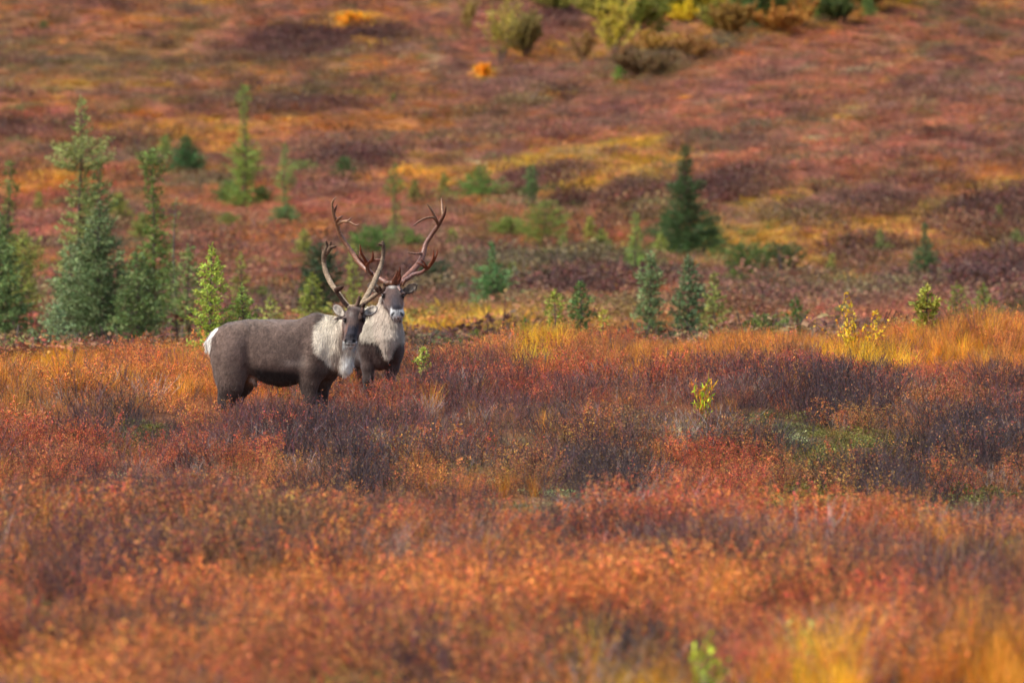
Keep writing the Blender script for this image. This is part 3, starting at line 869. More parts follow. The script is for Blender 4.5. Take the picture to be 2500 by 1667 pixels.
tree_px(2258, 545, 700, [(545, 8), (590, 18), (620, 50), (650, 70), (700, 56)], (60, 84, 56), 'thin dark spruce far behind the pale sharp spruce on the right', dens=1.0)
tree_px(2150, 560, 640, [(560, 6), (590, 22), (610, 50), (640, 40)], (92, 110, 58), 'faint small spruce on the yellow flat at the right', dens=.8)
tree_px(2335, 690, 800, [(690, 8), (730, 40), (800, 56)], (108, 116, 48), 'blurred olive spruce right of the pale sharp spruce, left of two', Y=136, dens=.8)
tree_px(2402, 695, 800, [(695, 8), (740, 50), (800, 66)], (96, 108, 48), 'blurred olive spruce near the right edge, right of two', Y=138, dens=.9)
tree_px(1520, 138, 200, [(138, 10), (165, 26), (185, 50), (200, 46)], (92, 128, 50), 'small green spruce under the pale far willow', dens=1.0)
tree_px(2120, -14, 42, [(-14, 10), (20, 34), (42, 40)], (84, 112, 62), 'lone green spruce at the top edge, right of the thicket', dens=1.1)
for i, (px, tp_, bs, w, cl, lb) in enumerate([
        (1838, -60, 75, 60, (62, 88, 46), 'darkest spruce in the thicket at the top edge'),
        (1905, -50, 62, 70, (84, 106, 50), 'mid green spruce right of the darkest one in the top thicket'),
        (1790, -30, 70, 50, (96, 112, 50), 'olive green spruce left of the darkest one in the top thicket'),
        (2005, -26, 60, 44, (92, 112, 52), 'small spruce at the right end of the top thicket'),
        (1615, 40, 84, 50, (84, 112, 48), 'low green spruce at the left end of the top thicket')]):
    tree_px(px, tp_, bs, [(tp_, 10), ((tp_ + bs) / 2, w * .7), (bs, w)], cl, lb, dens=1.0, group='spruces of the thicket at the top edge')
tree_px(106, 52, 76, [(52, 8), (66, 24), (76, 26)], (70, 96, 52), 'tiny lone dark spruce near the top left corner', dens=1.1)
# nearer, nearly sharp
tree_px(515, 598, 900, [(598, 6), (640, 34), (690, 62), (710, 52), (760, 84), (800, 70), (835, 130), (870, 170), (900, 120)], (122, 140, 52), 'sharp yellow green spruce with a low wide skirt just behind the caribou rump', Y=101.5, dens=1.25, el=.055, group=None)
tree_px(592, 696, 860, [(696, 6), (730, 40), (765, 66), (800, 90), (860, 96)], (104, 124, 62), 'small sharp bright green spruce rising behind the back of the front caribou', Y=101.5, dens=1.3, el=.055, group=None)
tree_px(2262, 700, 815, [(700, 6), (725, 34), (745, 58), (760, 26), (775, 54), (795, 44), (815, 40)], (122, 124, 50), 'pale yellow green spruce sapling standing on the crest at the right', Y=98.0, dens=2.0, el=.08, sparse=.15, group=None)
# seedling in the scrub right of the rear caribou
sx, sy, sz = base_of(1033, 925, 87)
spruce((sx, sy, sz), .62, [(0, .08), (.35, .10), (.5, .05), (.75, .09), (1, .02)], (138, 148, 70), 'tiny pale green spruce seedling in the scrub right of the rear caribou', dens=1.7, el=.05, group=None)

def leafy_plant(name, loc, h, spread, stems, leaves, leaf, col, label, cat, stemcol=(110, 84, 60), aspect=.35, group=None, col2=None, lo=.25, wood=.010, upright=.8):
    root = empty(name, loc)
    tag(root, label, cat, group)
    sb, lb = MB(), MB()
    for i in range(stems):
        az = rnd(0, 6.28)
        ln = rnd(.15, 1) * spread
        hh = h * rnd(.6, 1.05) * (1 - .25 * ln / max(spread, .01))
        k = 6
        ts = np.linspace(0, 1, k)
        pts = np.stack([math.cos(az) * ln * ts ** 1.2, math.sin(az) * ln * ts ** 1.2, hh * ts], 1) + rng.normal(size=(k, 3)) * .012 * h
        pts[0] = (math.cos(az) * .03 * h, math.sin(az) * .03 * h, 0)
        sb.tube(pts, np.linspace(wood, wood * .3, k) * (h ** .5), 5, 0, lin(stemcol))
        subs = [pts]
        for j in range(3 if leaves > 30 else 0):
            t = rnd(.35, .9)
            q = np.array([np.interp(t, ts, pts[:, c]) for c in range(3)])
            e = q + np.array([rnd(-1, 1), rnd(-1, 1), rnd(.4, 1.4)]) * .16 * h
            sb.tube([q, (q + e) / 2 + rng.normal(size=3) * .01, e], np.array([.5, .4, .2]) * wood * h ** .5, 4, 0, lin(stemcol))
            subs.append(np.array([q, (q + e) / 2, e]))
        for s_ in subs:
            n = leaves if s_ is pts else leaves // 2
            t = np.sort(rng.uniform(lo if s_ is pts else .1, 1, n))
            tt = np.linspace(0, 1, len(s_))
            P = np.stack([np.interp(t, tt, s_[:, c]) for c in range(3)], 1) + rng.normal(size=(n, 3)) * .25 * leaf
            D = rng.normal(size=(n, 3)) * .7 + (0, 0, upright)
            cc = lin(col) * rng.uniform(.8, 1.2, (n, 1))
            if col2 is not None:
                f = (rng.random((n, 1)) < .35)
                cc = np.where(f, lin(col2), cc)
            lb.leaves(P, D, leaf * rng.uniform(.6, 1.2, n), leaf * aspect, 0, cc)
    sb.build('stem', [M_BARK], root)
    lb.build('foliage', [M_FOL], root)
    return root

x, y, z = base_of(2095, 850, 95.5)
leafy_plant('willow_shrub', (x, y, z), .98, .80, 22, 24, .060, (218, 182, 40), 'bright yellow willow shrub with loose leaves on the crest at the right', 'willow shrub', (120, 90, 60), .5, col2=(226, 150, 38))
x, y, z = base_of(2072, 850, 96)
leafy_plant('willow_shrub', (x, y, z), 1.25, .12, 2, 16, .07, (224, 178, 52), 'single tall yellow willow shoot rising out of the low yellow willow shrub', 'willow shrub', (120, 90, 60), .5, lo=.65)
x, y, z = base_of(1722, 1040, 76.5)
leafy_plant('young_willow', (x, y, z), .84, .17, 11, 15, .095, (176, 186, 40), 'young willow with upright lemon green leaves over orange lower leaves in the scrub', 'willow', (140, 110, 50), .22, col2=(224, 140, 40), lo=.2, upright=1.3)
x, y, z = base_of(1725, 1700, 36.0)
leafy_plant('leafy_herb', (x, y, z), .52, .13, 9, 22, .055, (176, 190, 50), 'blurred lime green herb at the bottom edge between two grass clumps', 'herb', (120, 110, 50), .4, lo=.1)
x, y, z = base_of(1950, 1650, 38.0)
leafy_plant('leafy_herb', (x, y, z), .46, .14, 7, 16, .05, (186, 196, 108), 'blurred pale green herb at the bottom right with whitish leaves', 'herb', (120, 110, 50), .45, lo=.3)
x, y, z = base_of(520, 1330, 50.0)
leafy_plant('orange_willow', (x, y, z), .42, .26, 9, 13, .05, (226, 128, 44), 'low bright orange willow at the front edge of the sharp scrub', 'willow', (120, 80, 50), .4, lo=.3)
x, y, z = base_of(170, 905, 93.0)
leafy_plant('orange_willow', (x, y, z), .50, .07, 4, 7, .05, (240, 160, 32), 'small orange leaved shoot on the crest below the spruce cluster', 'willow', (120, 80, 50), .5, lo=.6)
x, y, z = base_of(395, 880, 95.0)
leafy_plant('orange_willow', (x, y, z), .62, .22, 5, 9, .035, (226, 112, 42), 'tall thin orange birch shoot on the crest left of the yellow green spruce', 'birch', (120, 80, 50), .6, lo=.4)

def sparse_bush(px, top, base, wpx, col, label, name='willow_bush', cat='willow', dens=1.0, col2=None, group='willows high on the far slope', aspect=.55):
    x, y, z = hit(px, base)
    k = F / y
    h = (base - top) / k * 1.3
    wpx *= 1.15
    return leafy_plant(name, (x, y, z), h, wpx / 2 / k, int(14 * dens) + 4, int(95 * dens), .15, col, label, cat, (128, 106, 94), aspect, group, col2, lo=.3, wood=.014)

sparse_bush(1225, 18, 172, 150, (176, 154, 66), 'pale half bare willow left of two high on the far slope', dens=.75)
sparse_bush(1500, 14, 150, 180, (188, 164, 60), 'large pale yellow willow between the half bare one and the thicket', dens=1.0)
sparse_bush(1140, 10, 90, 70, (150, 120, 60), 'faint thin willow at the left of the half bare willow', dens=.5)
sparse_bush(1420, 90, 160, 90, (150, 112, 66), 'brownish low willow between the two pale willows', dens=.7)
sparse_bush(1675, 10, 64, 110, (214, 180, 42), 'brightest yellow willow bush left in the top thicket', dens=1.1)
sparse_bush(1745, 20, 84, 90, (140, 132, 56), 'olive willow bush in front of the top thicket', dens=1.0)
sparse_bush(1960, 0, 72, 110, (176, 134, 62), 'orange brown willow bush in the top thicket', dens=1.0, col2=(190, 110, 60))
sparse_bush(2060, -10, 58, 110, (140, 112, 54), 'dark olive willow bush near the right end of the top thicket', dens=.9)
sparse_bush(2215, -20, 20, 130, (190, 160, 50), 'yellow willow bush right of the lone spruce at the top edge', dens=.9)
sparse_bush(1600, 90, 138, 240, (184, 140, 62), 'wide ochre willow bank below the top thicket', dens=1.6, col2=(150, 96, 60))
sparse_bush(1700, 96, 150, 160, (160, 110, 62), 'brown willow bank right of the ochre one', dens=1.2)
sparse_bush(1230, -20, 14, 160, (150, 130, 60), 'olive bush cut by the top edge above the half bare willow', dens=.8)
sparse_bush(856, 40, 72, 100, (236, 154, 34), 'wide bright orange bush above the wine coloured heath', dens=1.3, group=None)
sparse_bush(1180, 166, 200, 46, (238, 150, 36), 'small round bright orange bush below the half bare willow', dens=1.0, group=None)

# thicket along the top edge, one plant at a time from left to right
for i, (px, tp_, bs, w, cl, lb) in enumerate([
        (1468, -10, 60, 90, (150, 140, 60), 'pale olive willow filling the gap before the top thicket'),
        (1560, 6, 82, 90, (128, 130, 50), 'yellow green willow beside the low green spruce of the top thicket'),
        (1640, -10, 50, 100, (110, 120, 44), 'green willow behind the brightest yellow willow bush'),
        (1720, -20, 50, 110, (168, 150, 44), 'yellow olive willow between the yellow bush and the darkest spruce'),
        (1780, 30, 96, 80, (150, 110, 54), 'rusty low willow in front of the darkest spruce'),
        (1870, -10, 66, 110, (96, 104, 44), 'dark green willow at the foot of the darkest spruce'),
        (1900, 40, 88, 90, (182, 120, 58), 'orange low willow in front of the mid green spruce'),
        (2030, 6, 60, 80, (84, 96, 46), 'dark green willow beside the small spruce at the right end'),
        (2120, -30, 24, 120, (130, 112, 46), 'olive brown willow under the lone spruce at the top edge'),
        (1360, -20, 40, 110, (150, 140, 64), 'thin pale willow on the wine heath left of the large pale willow'),
        (1280, 60, 150, 80, (140, 120, 70), 'brownish thin willow just right of the half bare willow'),
        (1570, 150, 190, 110, (120, 90, 60), 'dark brown low willow below the ochre bank')]):
    sparse_bush(px, tp_ - 10, bs, w * 1.7, cl, lb, dens=1.9)
# more small spruces on the slope
for px, tp_, bs, w, cl, lb in [
        (640, 700, 760, 50, (100, 116, 60), 'small blurred spruce showing above the middle of the front back'),
        (556, 520, 560, 60, (104, 116, 58), 'low green spruce patch under the skinny tall slope spruce'),
        (560, 440, 495, 70, (82, 104, 62), 'bushy spruce hugging the foot of the skinny tall slope spruce'),
        (640, 455, 500, 60, (92, 112, 60), 'bushy spruce just right of the skinny tall slope spruce'),
        (700, 500, 560, 70, (74, 98, 64), 'dark tuft at the foot of the slender skirted spruce'),
        (742, 560, 640, 40, (112, 118, 60), 'olive spruce left of the left velvet antler tip'),
        (1010, 440, 500, 26, (110, 118, 60), 'faint thin olive spruce left of the big right antler tip'),
        (1084, 420, 480, 24, (120, 122, 64), 'faint thin olive spruce above the big right antler tip'),
        (1000, 560, 610, 60, (90, 116, 56), 'low green spruce bush inside the fork of the big right antler'),
        (1120, 600, 650, 40, (116, 120, 56), 'faint olive spruce right of the fork of the big antler'),
        (1105, 560, 600, 30, (112, 124, 60), 'tiny olive spruce right of the middle of the big antler'),
        (1240, 530, 580, 90, (98, 112, 50), 'spreading spruce bush left of the ragged leaning one'),
        (1440, 530, 600, 26, (122, 124, 60), 'faint pale spruce between the ragged bush and the slim spruce'),
        (1330, 610, 660, 32, (116, 120, 60), 'thin faint spruce above the dark hollow'),
        (1660, 590, 640, 110, (66, 88, 50), 'spreading dark spruce bough at the foot of the large dark spruce'),
        (1750, 600, 640, 60, (90, 104, 50), 'low green spruce bush right of the large dark skirt'),
        (1790, 660, 710, 70, (92, 110, 48), 'green spruce bush under the low thicket on the right slope'),
        (1550, 660, 720, 60, (116, 120, 54), 'olive spruce bush under the slim spruce'),
        (2030, 620, 690, 24, (112, 114, 60), 'thin faint spruce on the flat left of the far dark spruce'),
        (2060, 745, 790, 60, (84, 104, 56), 'low green bush behind the yellow willow'),
        (2300, 655, 700, 60, (88, 110, 72), 'low green spruce bush right of the far dark spruce'),
        (2480, 560, 620, 40, (104, 116, 70), 'pale green spruce bush at the right edge'),
        (2440, 500, 560, 22, (108, 112, 64), 'faint thin spruce near the right edge above the bush'),
        (290, 470, 560, 60, (104, 110, 52), 'ragged olive spruce behind the broadest spruce of the cluster'),
        (95, 470, 520, 24, (110, 112, 58), 'faint thin spruce on the red slope left of the cluster'),
        (345, 520, 600, 50, (100, 112, 58), 'olive spruce between the cluster and the columnar spruce'),
        (960, 230, 262, 20, (96, 112, 60), 'tiny far spruce high on the slope left of centre'),
        (1470, 560, 640, 50, (104, 116, 54), 'olive green spruce touching the left side of the slim spruce'),
        (1625, 520, 600, 44, (78, 98, 54), 'small dark spruce leaning on the left skirt of the large dark spruce'),
        (1735, 540, 600, 50, (84, 102, 52), 'small green spruce off the right skirt of the large dark spruce'),
        (1850, 650, 690, 60, (96, 108, 50), 'low olive bush between the low thicket and the round dark bush'),
        (1130, 690, 740, 50, (84, 108, 66), 'low green spruce left of the foot of the tiered spruce'),
        (1250, 640, 690, 36, (108, 118, 60), 'olive spruce on the slope right of the tiered spruce'),
        (1515, 60, 96, 30, (92, 118, 52), 'green spruce within the large pale willow')]:
    tree_px(px, tp_, bs, [(tp_, 8), (tp_ * .6 + bs * .4, w * .75), (tp_ * .2 + bs * .8, w * 1.3), (bs, w * 1.15)], cl, lb, dens=1.25)
# ------------------------------------------------------------------ caribou: implicit bodies turned into one continuous surface
CARI = 0.80      # overall albedo of the coat
class Field:
    def __init__(self, lo, hi, vox):
        self.lo, self.vox = np.array(lo, float), vox
        self.n = np.ceil((np.array(hi) - lo) / vox).astype(int) + 1
        self.ax = [self.lo[i] + np.arange(self.n[i]) * vox for i in range(3)]
        self.f = np.full(self.n, 1.0, np.float32)
    def sub(self, lo, hi):
        s = []
        for i in range(3):
            a = int(np.clip(math.floor((lo[i] - self.lo[i]) / self.vox), 0, self.n[i]))
            b = int(np.clip(math.ceil((hi[i] - self.lo[i]) / self.vox) + 1, 0, self.n[i]))
            s.append(slice(a, b))
        g = [self.ax[i][s[i]] for i in range(3)]
        return tuple(s), g[0][:, None, None], g[1][None, :, None], g[2][None, None, :]
    def blend(self, s, d, k):
        f = self.f[s]
        h = np.clip(0.5 + 0.5 * (f - d) / k, 0, 1)
        self.f[s] = f * (1 - h) + d * h - k * h * (1 - h)
    def ell(self, c, r, k=.04, rot=None, cut=False):
        c, r = np.array(c, float), np.array(r, float)
        m = r.max() + k * 2 + self.vox * 2
        s, X, Y, Z = self.sub(c - m, c + m)
        P = [X - c[0], Y - c[1], Z - c[2]]
        if rot is not None:
            P = [rot[i][0] * P[0] + rot[i][1] * P[1] + rot[i][2] * P[2] for i in range(3)]
        k0 = np.sqrt((P[0] / r[0]) ** 2 + (P[1] / r[1]) ** 2 + (P[2] / r[2]) ** 2)
        k1 = np.sqrt((P[0] / r[0] ** 2) ** 2 + (P[1] / r[1] ** 2) ** 2 + (P[2] / r[2] ** 2) ** 2) + 1e-6
        d = k0 * (k0 - 1) / k1
        if cut:
            f = self.f[s]
            h = np.clip(0.5 - 0.5 * (f + d) / k, 0, 1)
            self.f[s] = f * (1 - h) + (-d) * h + k * h * (1 - h)
        else:
            self.blend(s, d, k)
    def cap(self, a, b, ra, rb, k=.04, sc=(1, 1, 1)):
        a, b = np.array(a, float), np.array(b, float)
        sc = np.array(sc, float)
        m = (max(ra, rb)) * sc.max() + 2 * k + self.vox * 2
        s, X, Y, Z = self.sub(np.minimum(a, b) - m, np.maximum(a, b) + m)
        A, B = a / sc, b / sc
        X, Y, Z = X / sc[0], Y / sc[1], Z / sc[2]
        u = B - A
        t = ((X - A[0]) * u[0] + (Y - A[1]) * u[1] + (Z - A[2]) * u[2]) / (u @ u)
        t = np.clip(t, 0, 1)
        d = np.sqrt((X - A[0] - t * u[0]) ** 2 + (Y - A[1] - t * u[1]) ** 2 + (Z - A[2] - t * u[2]) ** 2) - (ra + (rb - ra) * t)
        self.blend(s, d * sc.min(), k)
    def chain(self, pts, rad, k=.03, sc=(1, 1, 1)):
        for i in range(len(pts) - 1):
            self.cap(pts[i], pts[i + 1], rad[i], rad[i + 1], k, sc)
    def loft(self, xs, top, bot, hw, yc, p=2.3, k=.03):
        """body section along x: top, bottom, half width, lateral centre as functions of x"""
        m = .1
        s, X, Y, Z = self.sub((min(xs) - m, -2, min(bot) - m), (max(xs) + m, 2, max(top) + m))
        x = X[:, 0, 0]
        from_ = lambda t: np.interp(x, xs, t)[:, None, None]
        def sm(t):
            v = from_(t)
            kk = np.ones(5) / 5
            w = np.pad(v[:, 0, 0], 2, 'edge')
            return np.convolve(w, kk, 'valid')[:, None, None]
        T, B, Wd, C = sm(top), sm(bot), sm(hw), sm(yc)
        zc, h = (T + B) / 2, np.maximum((T - B) / 2, .004)
        Wd = np.maximum(Wd, .004)
        q = (np.abs((Y - C) / Wd) ** p + np.abs((Z - zc) / h) ** p) ** (1 / p)
        d = (q - 1) * np.minimum(Wd, h)
        out = np.maximum(np.maximum(min(xs) - X, X - max(xs)), 0)
        d = np.sqrt(np.maximum(d, 0) ** 2 + out ** 2) + np.minimum(d, 0)
        self.blend(s, d, k)
    def surface(self):
        """surface nets"""
        f = self.f
        inside = f < 0
        nx, ny, nz = f.shape
        cnt = np.zeros((nx - 1, ny - 1, nz - 1), np.float32)
        pos = np.zeros((nx - 1, ny - 1, nz - 1, 3), np.float32)
        corners = [(i, j, k) for i in (0, 1) for j in (0, 1) for k in (0, 1)]
        edges = [(a, b) for a in corners for b in corners if a < b and sum(abs(np.array(a) - b)) == 1]
        g = lambda c: f[c[0]:nx - 1 + c[0], c[1]:ny - 1 + c[1], c[2]:nz - 1 + c[2]]
        any_in = np.zeros(cnt.shape, np.uint8)
        for c in corners:
            any_in += (g(c) < 0)
        act = (any_in > 0) & (any_in < 8)
        I = np.argwhere(act)
        val = {c: f[I[:, 0] + c[0], I[:, 1] + c[1], I[:, 2] + c[2]] for c in corners}
        P = np.zeros((len(I), 3))
        N = np.zeros(len(I))
        for a, b in edges:
            fa, fb = val[a], val[b]
            m = (fa < 0) != (fb < 0)
            t = np.where(m, fa / np.where(m, fa - fb, 1), 0)
            p = np.array(a)[None] + t[:, None] * (np.array(b) - np.array(a))[None]
            P[m] += p[m]
            N[m] += 1
        P = (P / N[:, None] + I) * self.vox + self.lo
        idx = np.full(act.shape, -1, np.int64)
        idx[act] = np.arange(len(I))
        Q = []
        for ax in range(3):
            o = [a for a in range(3) if a != ax]
            sl0 = [slice(1, -1)] * 3
            sl0[ax] = slice(0, -1)
            sl1 = [slice(1, -1)] * 3
            sl1[ax] = slice(1, None)
            A, B = inside[tuple(sl0)], inside[tuple(sl1)]
            for flip, m in ((False, A & ~B), (True, ~A & B)):
                E = np.argwhere(m)
                if not len(E): continue
                base = E.copy()
                for q in o: base[:, q] += 1
                def v(da, db):
                    c = base.copy()
                    c[:, o[0]] += da
                    c[:, o[1]] += db
                    return idx[c[:, 0], c[:, 1], c[:, 2]]
                quad = np.stack([v(-1, -1), v(0, -1), v(0, 0), v(-1, 0)], 1)
                if (ax == 1) != flip:
                    quad = quad[:, ::-1]
                Q.append(quad)
        return P, np.vstack(Q)

def normals(V, Q):
    n = np.cross(V[Q[:, 2]] - V[Q[:, 0]], V[Q[:, 3]] - V[Q[:, 1]])
    vn = np.zeros_like(V)
    for j in range(4):
        np.add.at(vn, Q[:, j], n)
    return vn / (np.linalg.norm(vn, axis=1, keepdims=True) + 1e-9)

def relax(V, Q, it=2):
    E = np.vstack([Q[:, [0, 1]], Q[:, [1, 2]], Q[:, [2, 3]], Q[:, [3, 0]]])
    for _ in range(it):
        s = np.zeros_like(V)
        c = np.zeros(len(V))
        np.add.at(s, E[:, 0], V[E[:, 1]])
        np.add.at(s, E[:, 1], V[E[:, 0]])
        np.add.at(c, E[:, 0], 1)
        np.add.at(c, E[:, 1], 1)
        V = V * .5 + .5 * s / c[:, None]
    return V

def skin_material():
    m, n, l, b = mat('short_fur')
    a = n.new('ShaderNodeAttribute')
    a.attribute_name = 'col'
    tc = n.new('ShaderNodeTexCoord')
    mp = n.new('ShaderNodeMapping')
    mp.inputs['Scale'].default_value = (60, 60, 20)
    nz = n.new('ShaderNodeTexNoise')
    nz.inputs['Scale'].default_value = 1.0
    nz.inputs['Detail'].default_value = 5
    l.new(tc.outputs['Object'], mp.inputs[0])
    l.new(mp.outputs[0], nz.inputs['Vector'])
    mr = n.new('ShaderNodeMapRange')
    mr.inputs['From Min'].default_value = .3
    mr.inputs['From Max'].default_value = .7
    mr.inputs['To Min'].default_value = .7
    mr.inputs['To Max'].default_value = 1.3
    l.new(nz.outputs[0], mr.inputs[0])
    hs = n.new('ShaderNodeHueSaturation')
    l.new(a.outputs['Color'], hs.inputs['Color'])
    l.new(mr.outputs[0], hs.inputs['Value'])
    l.new(hs.outputs[0], b.inputs['Base Color'])
    b.inputs['Roughness'].default_value = .85
    b.inputs['Specular IOR Level'].default_value = .15
    b.inputs['Sheen Weight'].default_value = .25
    bp = n.new('ShaderNodeBump')
    bp.inputs['Strength'].default_value = .5
    bp.inputs['Distance'].default_value = .006
    l.new(nz.outputs[0], bp.inputs['Height'])
    l.new(bp.outputs[0], b.inputs['Normal'])
    return m

def hair_material():
    m, n, l, b = mat('fur_hairs')
    a = n.new('ShaderNodeAttribute')
    a.attribute_name = 'col'
    l.new(a.outputs['Color'], b.inputs['Base Color'])
    b.inputs['Roughness'].default_value = .7
    b.inputs['Specular IOR Level'].default_value = .2
    b.inputs['Sheen Weight'].default_value = .2
    return m

def antler_material(name, rough, spec):
    m, n, l, b = mat(name)
    a = n.new('ShaderNodeAttribute')
    a.attribute_name = 'col'
    tc = n.new('ShaderNodeTexCoord')
    nz = n.new('ShaderNodeTexNoise')
    nz.inputs['Scale'].default_value = 55
    nz.inputs['Detail'].default_value = 6
    l.new(tc.outputs['Object'], nz.inputs['Vector'])
    mr = n.new('ShaderNodeMapRange')
    mr.inputs['From Min'].default_value = .35
    mr.inputs['From Max'].default_value = .65
    mr.inputs['To Min'].default_value = .6
    mr.inputs['To Max'].default_value = 1.35
    l.new(nz.outputs[0], mr.inputs[0])
    hs = n.new('ShaderNodeHueSaturation')
    l.new(a.outputs['Color'], hs.inputs['Color'])
    l.new(mr.outputs[0], hs.inputs['Value'])
    l.new(hs.outputs[0], b.inputs['Base Color'])
    b.inputs['Roughness'].default_value = rough
    b.inputs['Specular IOR Level'].default_value = spec
    bp = n.new('ShaderNodeBump')
    bp.inputs['Strength'].default_value = .4
    bp.inputs['Distance'].default_value = .004
    l.new(nz.outputs[0], bp.inputs['Height'])
    l.new(bp.outputs[0], b.inputs['Normal'])
    return m

M_SKIN, M_HAIR = skin_material(), hair_material()
M_VELVET = antler_material('velvet_antler', .9, .1)
M_ANTLER = antler_material('polished_antler', .42, .5)
M_EYE, _n, _l, _b = mat('dark_eye')
_b.inputs['Base Color'].default_value = (.012, .008, .006, 1)
_b.inputs['Roughness'].default_value = .08

def fur(name, V, Q, N, colf, count, length, width, parent, flow, lenf=None, sel=None, lift=.25):
    """thin tapered hair blades lying along the flow direction"""
    area = np.linalg.norm(np.cross(V[Q[:, 2]] - V[Q[:, 0]], V[Q[:, 3]] - V[Q[:, 1]]), axis=1)
    if sel is not None:
        area = area * sel(V[Q].mean(1))
    p = area / area.sum()
    f = rng.choice(len(Q), count, p=p)
    w = rng.dirichlet((1, 1, 1, 1), count)
    P = (V[Q[f]] * w[:, :, None]).sum(1)
    n = N[Q[f, 0]]
    fl = flow(P)
    fl = fl - n * (fl * n).sum(1, keepdims=True)
    fl /= np.linalg.norm(fl, axis=1, keepdims=True) + 1e-6
    D = fl + n * lift * rng.uniform(.3, 1.5, (count, 1)) + rng.normal(size=(count, 3)) * .16
    D /= np.linalg.norm(D, axis=1, keepdims=True)
    L = length * rng.uniform(.6, 1.3, (count, 1))
    if lenf is not None:
        L = L * lenf(P)[:, None]
    S = np.cross(D, n)
    S /= np.linalg.norm(S, axis=1, keepdims=True) + 1e-6
    P0 = P - n * .002
    P1 = P0 + D * L * .55 + n * L * .02
    P2 = P0 + D * L + fl * L * .08 + np.array([0, 0, -.06]) * L
    a, b, c, d = P0 - S * width, P0 + S * width, P1 + S * width * .8, P1 - S * width * .8
    VV = np.stack([a, b, c, d, P2], 1).reshape(-1, 3)
    i = np.arange(count) * 5
    q4 = np.stack([i, i + 1, i + 2, i + 3], 1)
    q3 = np.stack([i + 3, i + 2, i + 4], 1)
    cl = fbm(P[:, 0] * 14, P[:, 1] * 14, P[:, 2] * 9, 77, 2)[:, None]
    cc = colf(P) * rng.uniform(.62, 1.4, (count, 1)) * (1 + .24 * cl)
    cc = np.repeat(cc, 5, 0)
    return mesh_np(name, VV, [q4, q3], [M_HAIR], parent, {'col': np.clip(cc, 0, 1)})

def blendc(c, new, w):
    return c * (1 - w[:, None]) + np.asarray(new)[None] * w[:, None]

def gauss(px, pz, cx, cy, rx, ry, p=1.0):
    return np.exp(-(((px - cx) / rx) ** 2 + ((pz - cy) / ry) ** 2) ** p)

def smooth_poly(pts, n=6):
    pts = np.asarray(pts, float)
    P = np.vstack([2 * pts[0] - pts[1], pts, 2 * pts[-1] - pts[-2]])
    out = []
    for i in range(1, len(P) - 2):
        for t in np.linspace(0, 1, n, endpoint=False):
            a, b, c, d = P[i - 1], P[i], P[i + 1], P[i + 2]
            out.append(.5 * ((2 * b) + (-a + c) * t + (2 * a - 5 * b + 4 * c - d) * t * t + (-a + 3 * b - 3 * c + d) * t ** 3))
    out.append(P[-2])
    return np.array(out)

def antler(name, L, branches, material, parent, fade=None):
    """branches: list of (points [(px, py, depth)], radii in px, colour at base, colour at tip, flattening)"""
    mb = MB()
    for pts, rad, c0, c1, fl in branches:
        P = np.array([L(*p) for p in pts])
        R_ = np.array(rad, float) / L.k
        rp = smooth_poly(np.hstack([P, R_[:, None]]), 6)
        k = len(rp)
        t = np.linspace(0, 1, k)[:, None] ** 1.3
        c = (lin(c0) * (1 - t) + lin(c1) * t) * .66
        c = c * rng.uniform(.88, 1.12, (k, 1))
        r = np.maximum(rp[:, 3], .0012) * (1 + rng.normal(size=k) * .035)
        mb.tube(rp[:, :3], r, 10, 0, c, np.full(k, fl))
    return mb.build(name, [material], parent, smooth=True)

def eye(L, p, r, parent):
    c = L(*p)
    f = Field(c - r * 2, c + r * 2, r / 5)
    f.ell(c, (r, r, r * .9), .001)
    V, Q = f.surface()
    return mesh_np('eye', V, [Q], [M_EYE], parent, smooth=True)

# ================================================================== front caribou, seen from the side with its head turned to the camera
class Local:
    """photo pixel and depth -> metres in the animal's own space"""
    def __init__(self, x0, y0, Y):
        self.x0, self.y0, self.k = x0, y0, F / Y
    def __call__(self, px, py, d=0.0):
        return np.array([(px - self.x0) / self.k * (1 + d / 80), d, (self.y0 - py) / self.k * (1 + d / 80)])
    def px(self, V):
        s = 1 + V[:, 1] / 80
        return self.x0 + V[:, 0] * self.k / s, self.y0 - V[:, 2] * self.k / s

YA = 80.0
A = Local(680, 1008, YA)
locA = at(680, 1008, YA)
rootA = empty('caribou', locA)
tag(rootA, 'brown caribou standing side on in front, with white mane and grey velvet antlers', 'caribou', 'two bull caribou')
ka = A.k

T = np.array([(510, 838, 842, .015, 0), (514, 822, 866, .07, 0), (522, 812, 885, .12, 0), (533, 803, 902, .165, 0), (550, 793, 912, .205, 0), (575, 784, 912, .235, 0), (602, 780, 913, .255, 0), (643, 779, 933, .285, 0),
              (680, 780, 943, .295, 0), (705, 781, 942, .29, 0), (722, 780, 937, .28, 0), (740, 774, 930, .265, -.01), (758, 767, 922, .245, -.01), (778, 764, 915, .235, -.02), (800, 769, 908, .23, -.03),
              (822, 777, 904, .215, -.05), (840, 784, 902, .19, -.07), (852, 795, 897, .15, -.09), (861, 820, 885, .10, -.10), (866, 848, 858, .02, -.10)])
fa = Field(A(497, 1014, -.62) - (0, 0, 0), A(932, 728, .36), .0085)
xs = (T[:, 0] - 680) / ka
fa.loft(xs, (1008 - T[:, 1]) / ka, (1008 - T[:, 2]) / ka, T[:, 3], T[:, 4], 2.25, .02)
# haunch, near and far
for s, dx in ((-1, 0), (1, 0)):
    fa.ell(A(563 + dx, 868, s * .115), (44 / ka, .12, 66 / ka), .14)
    fa.ell(A(772, 862, s * .11 - .02), (36 / ka, .11, 62 / ka), .12)
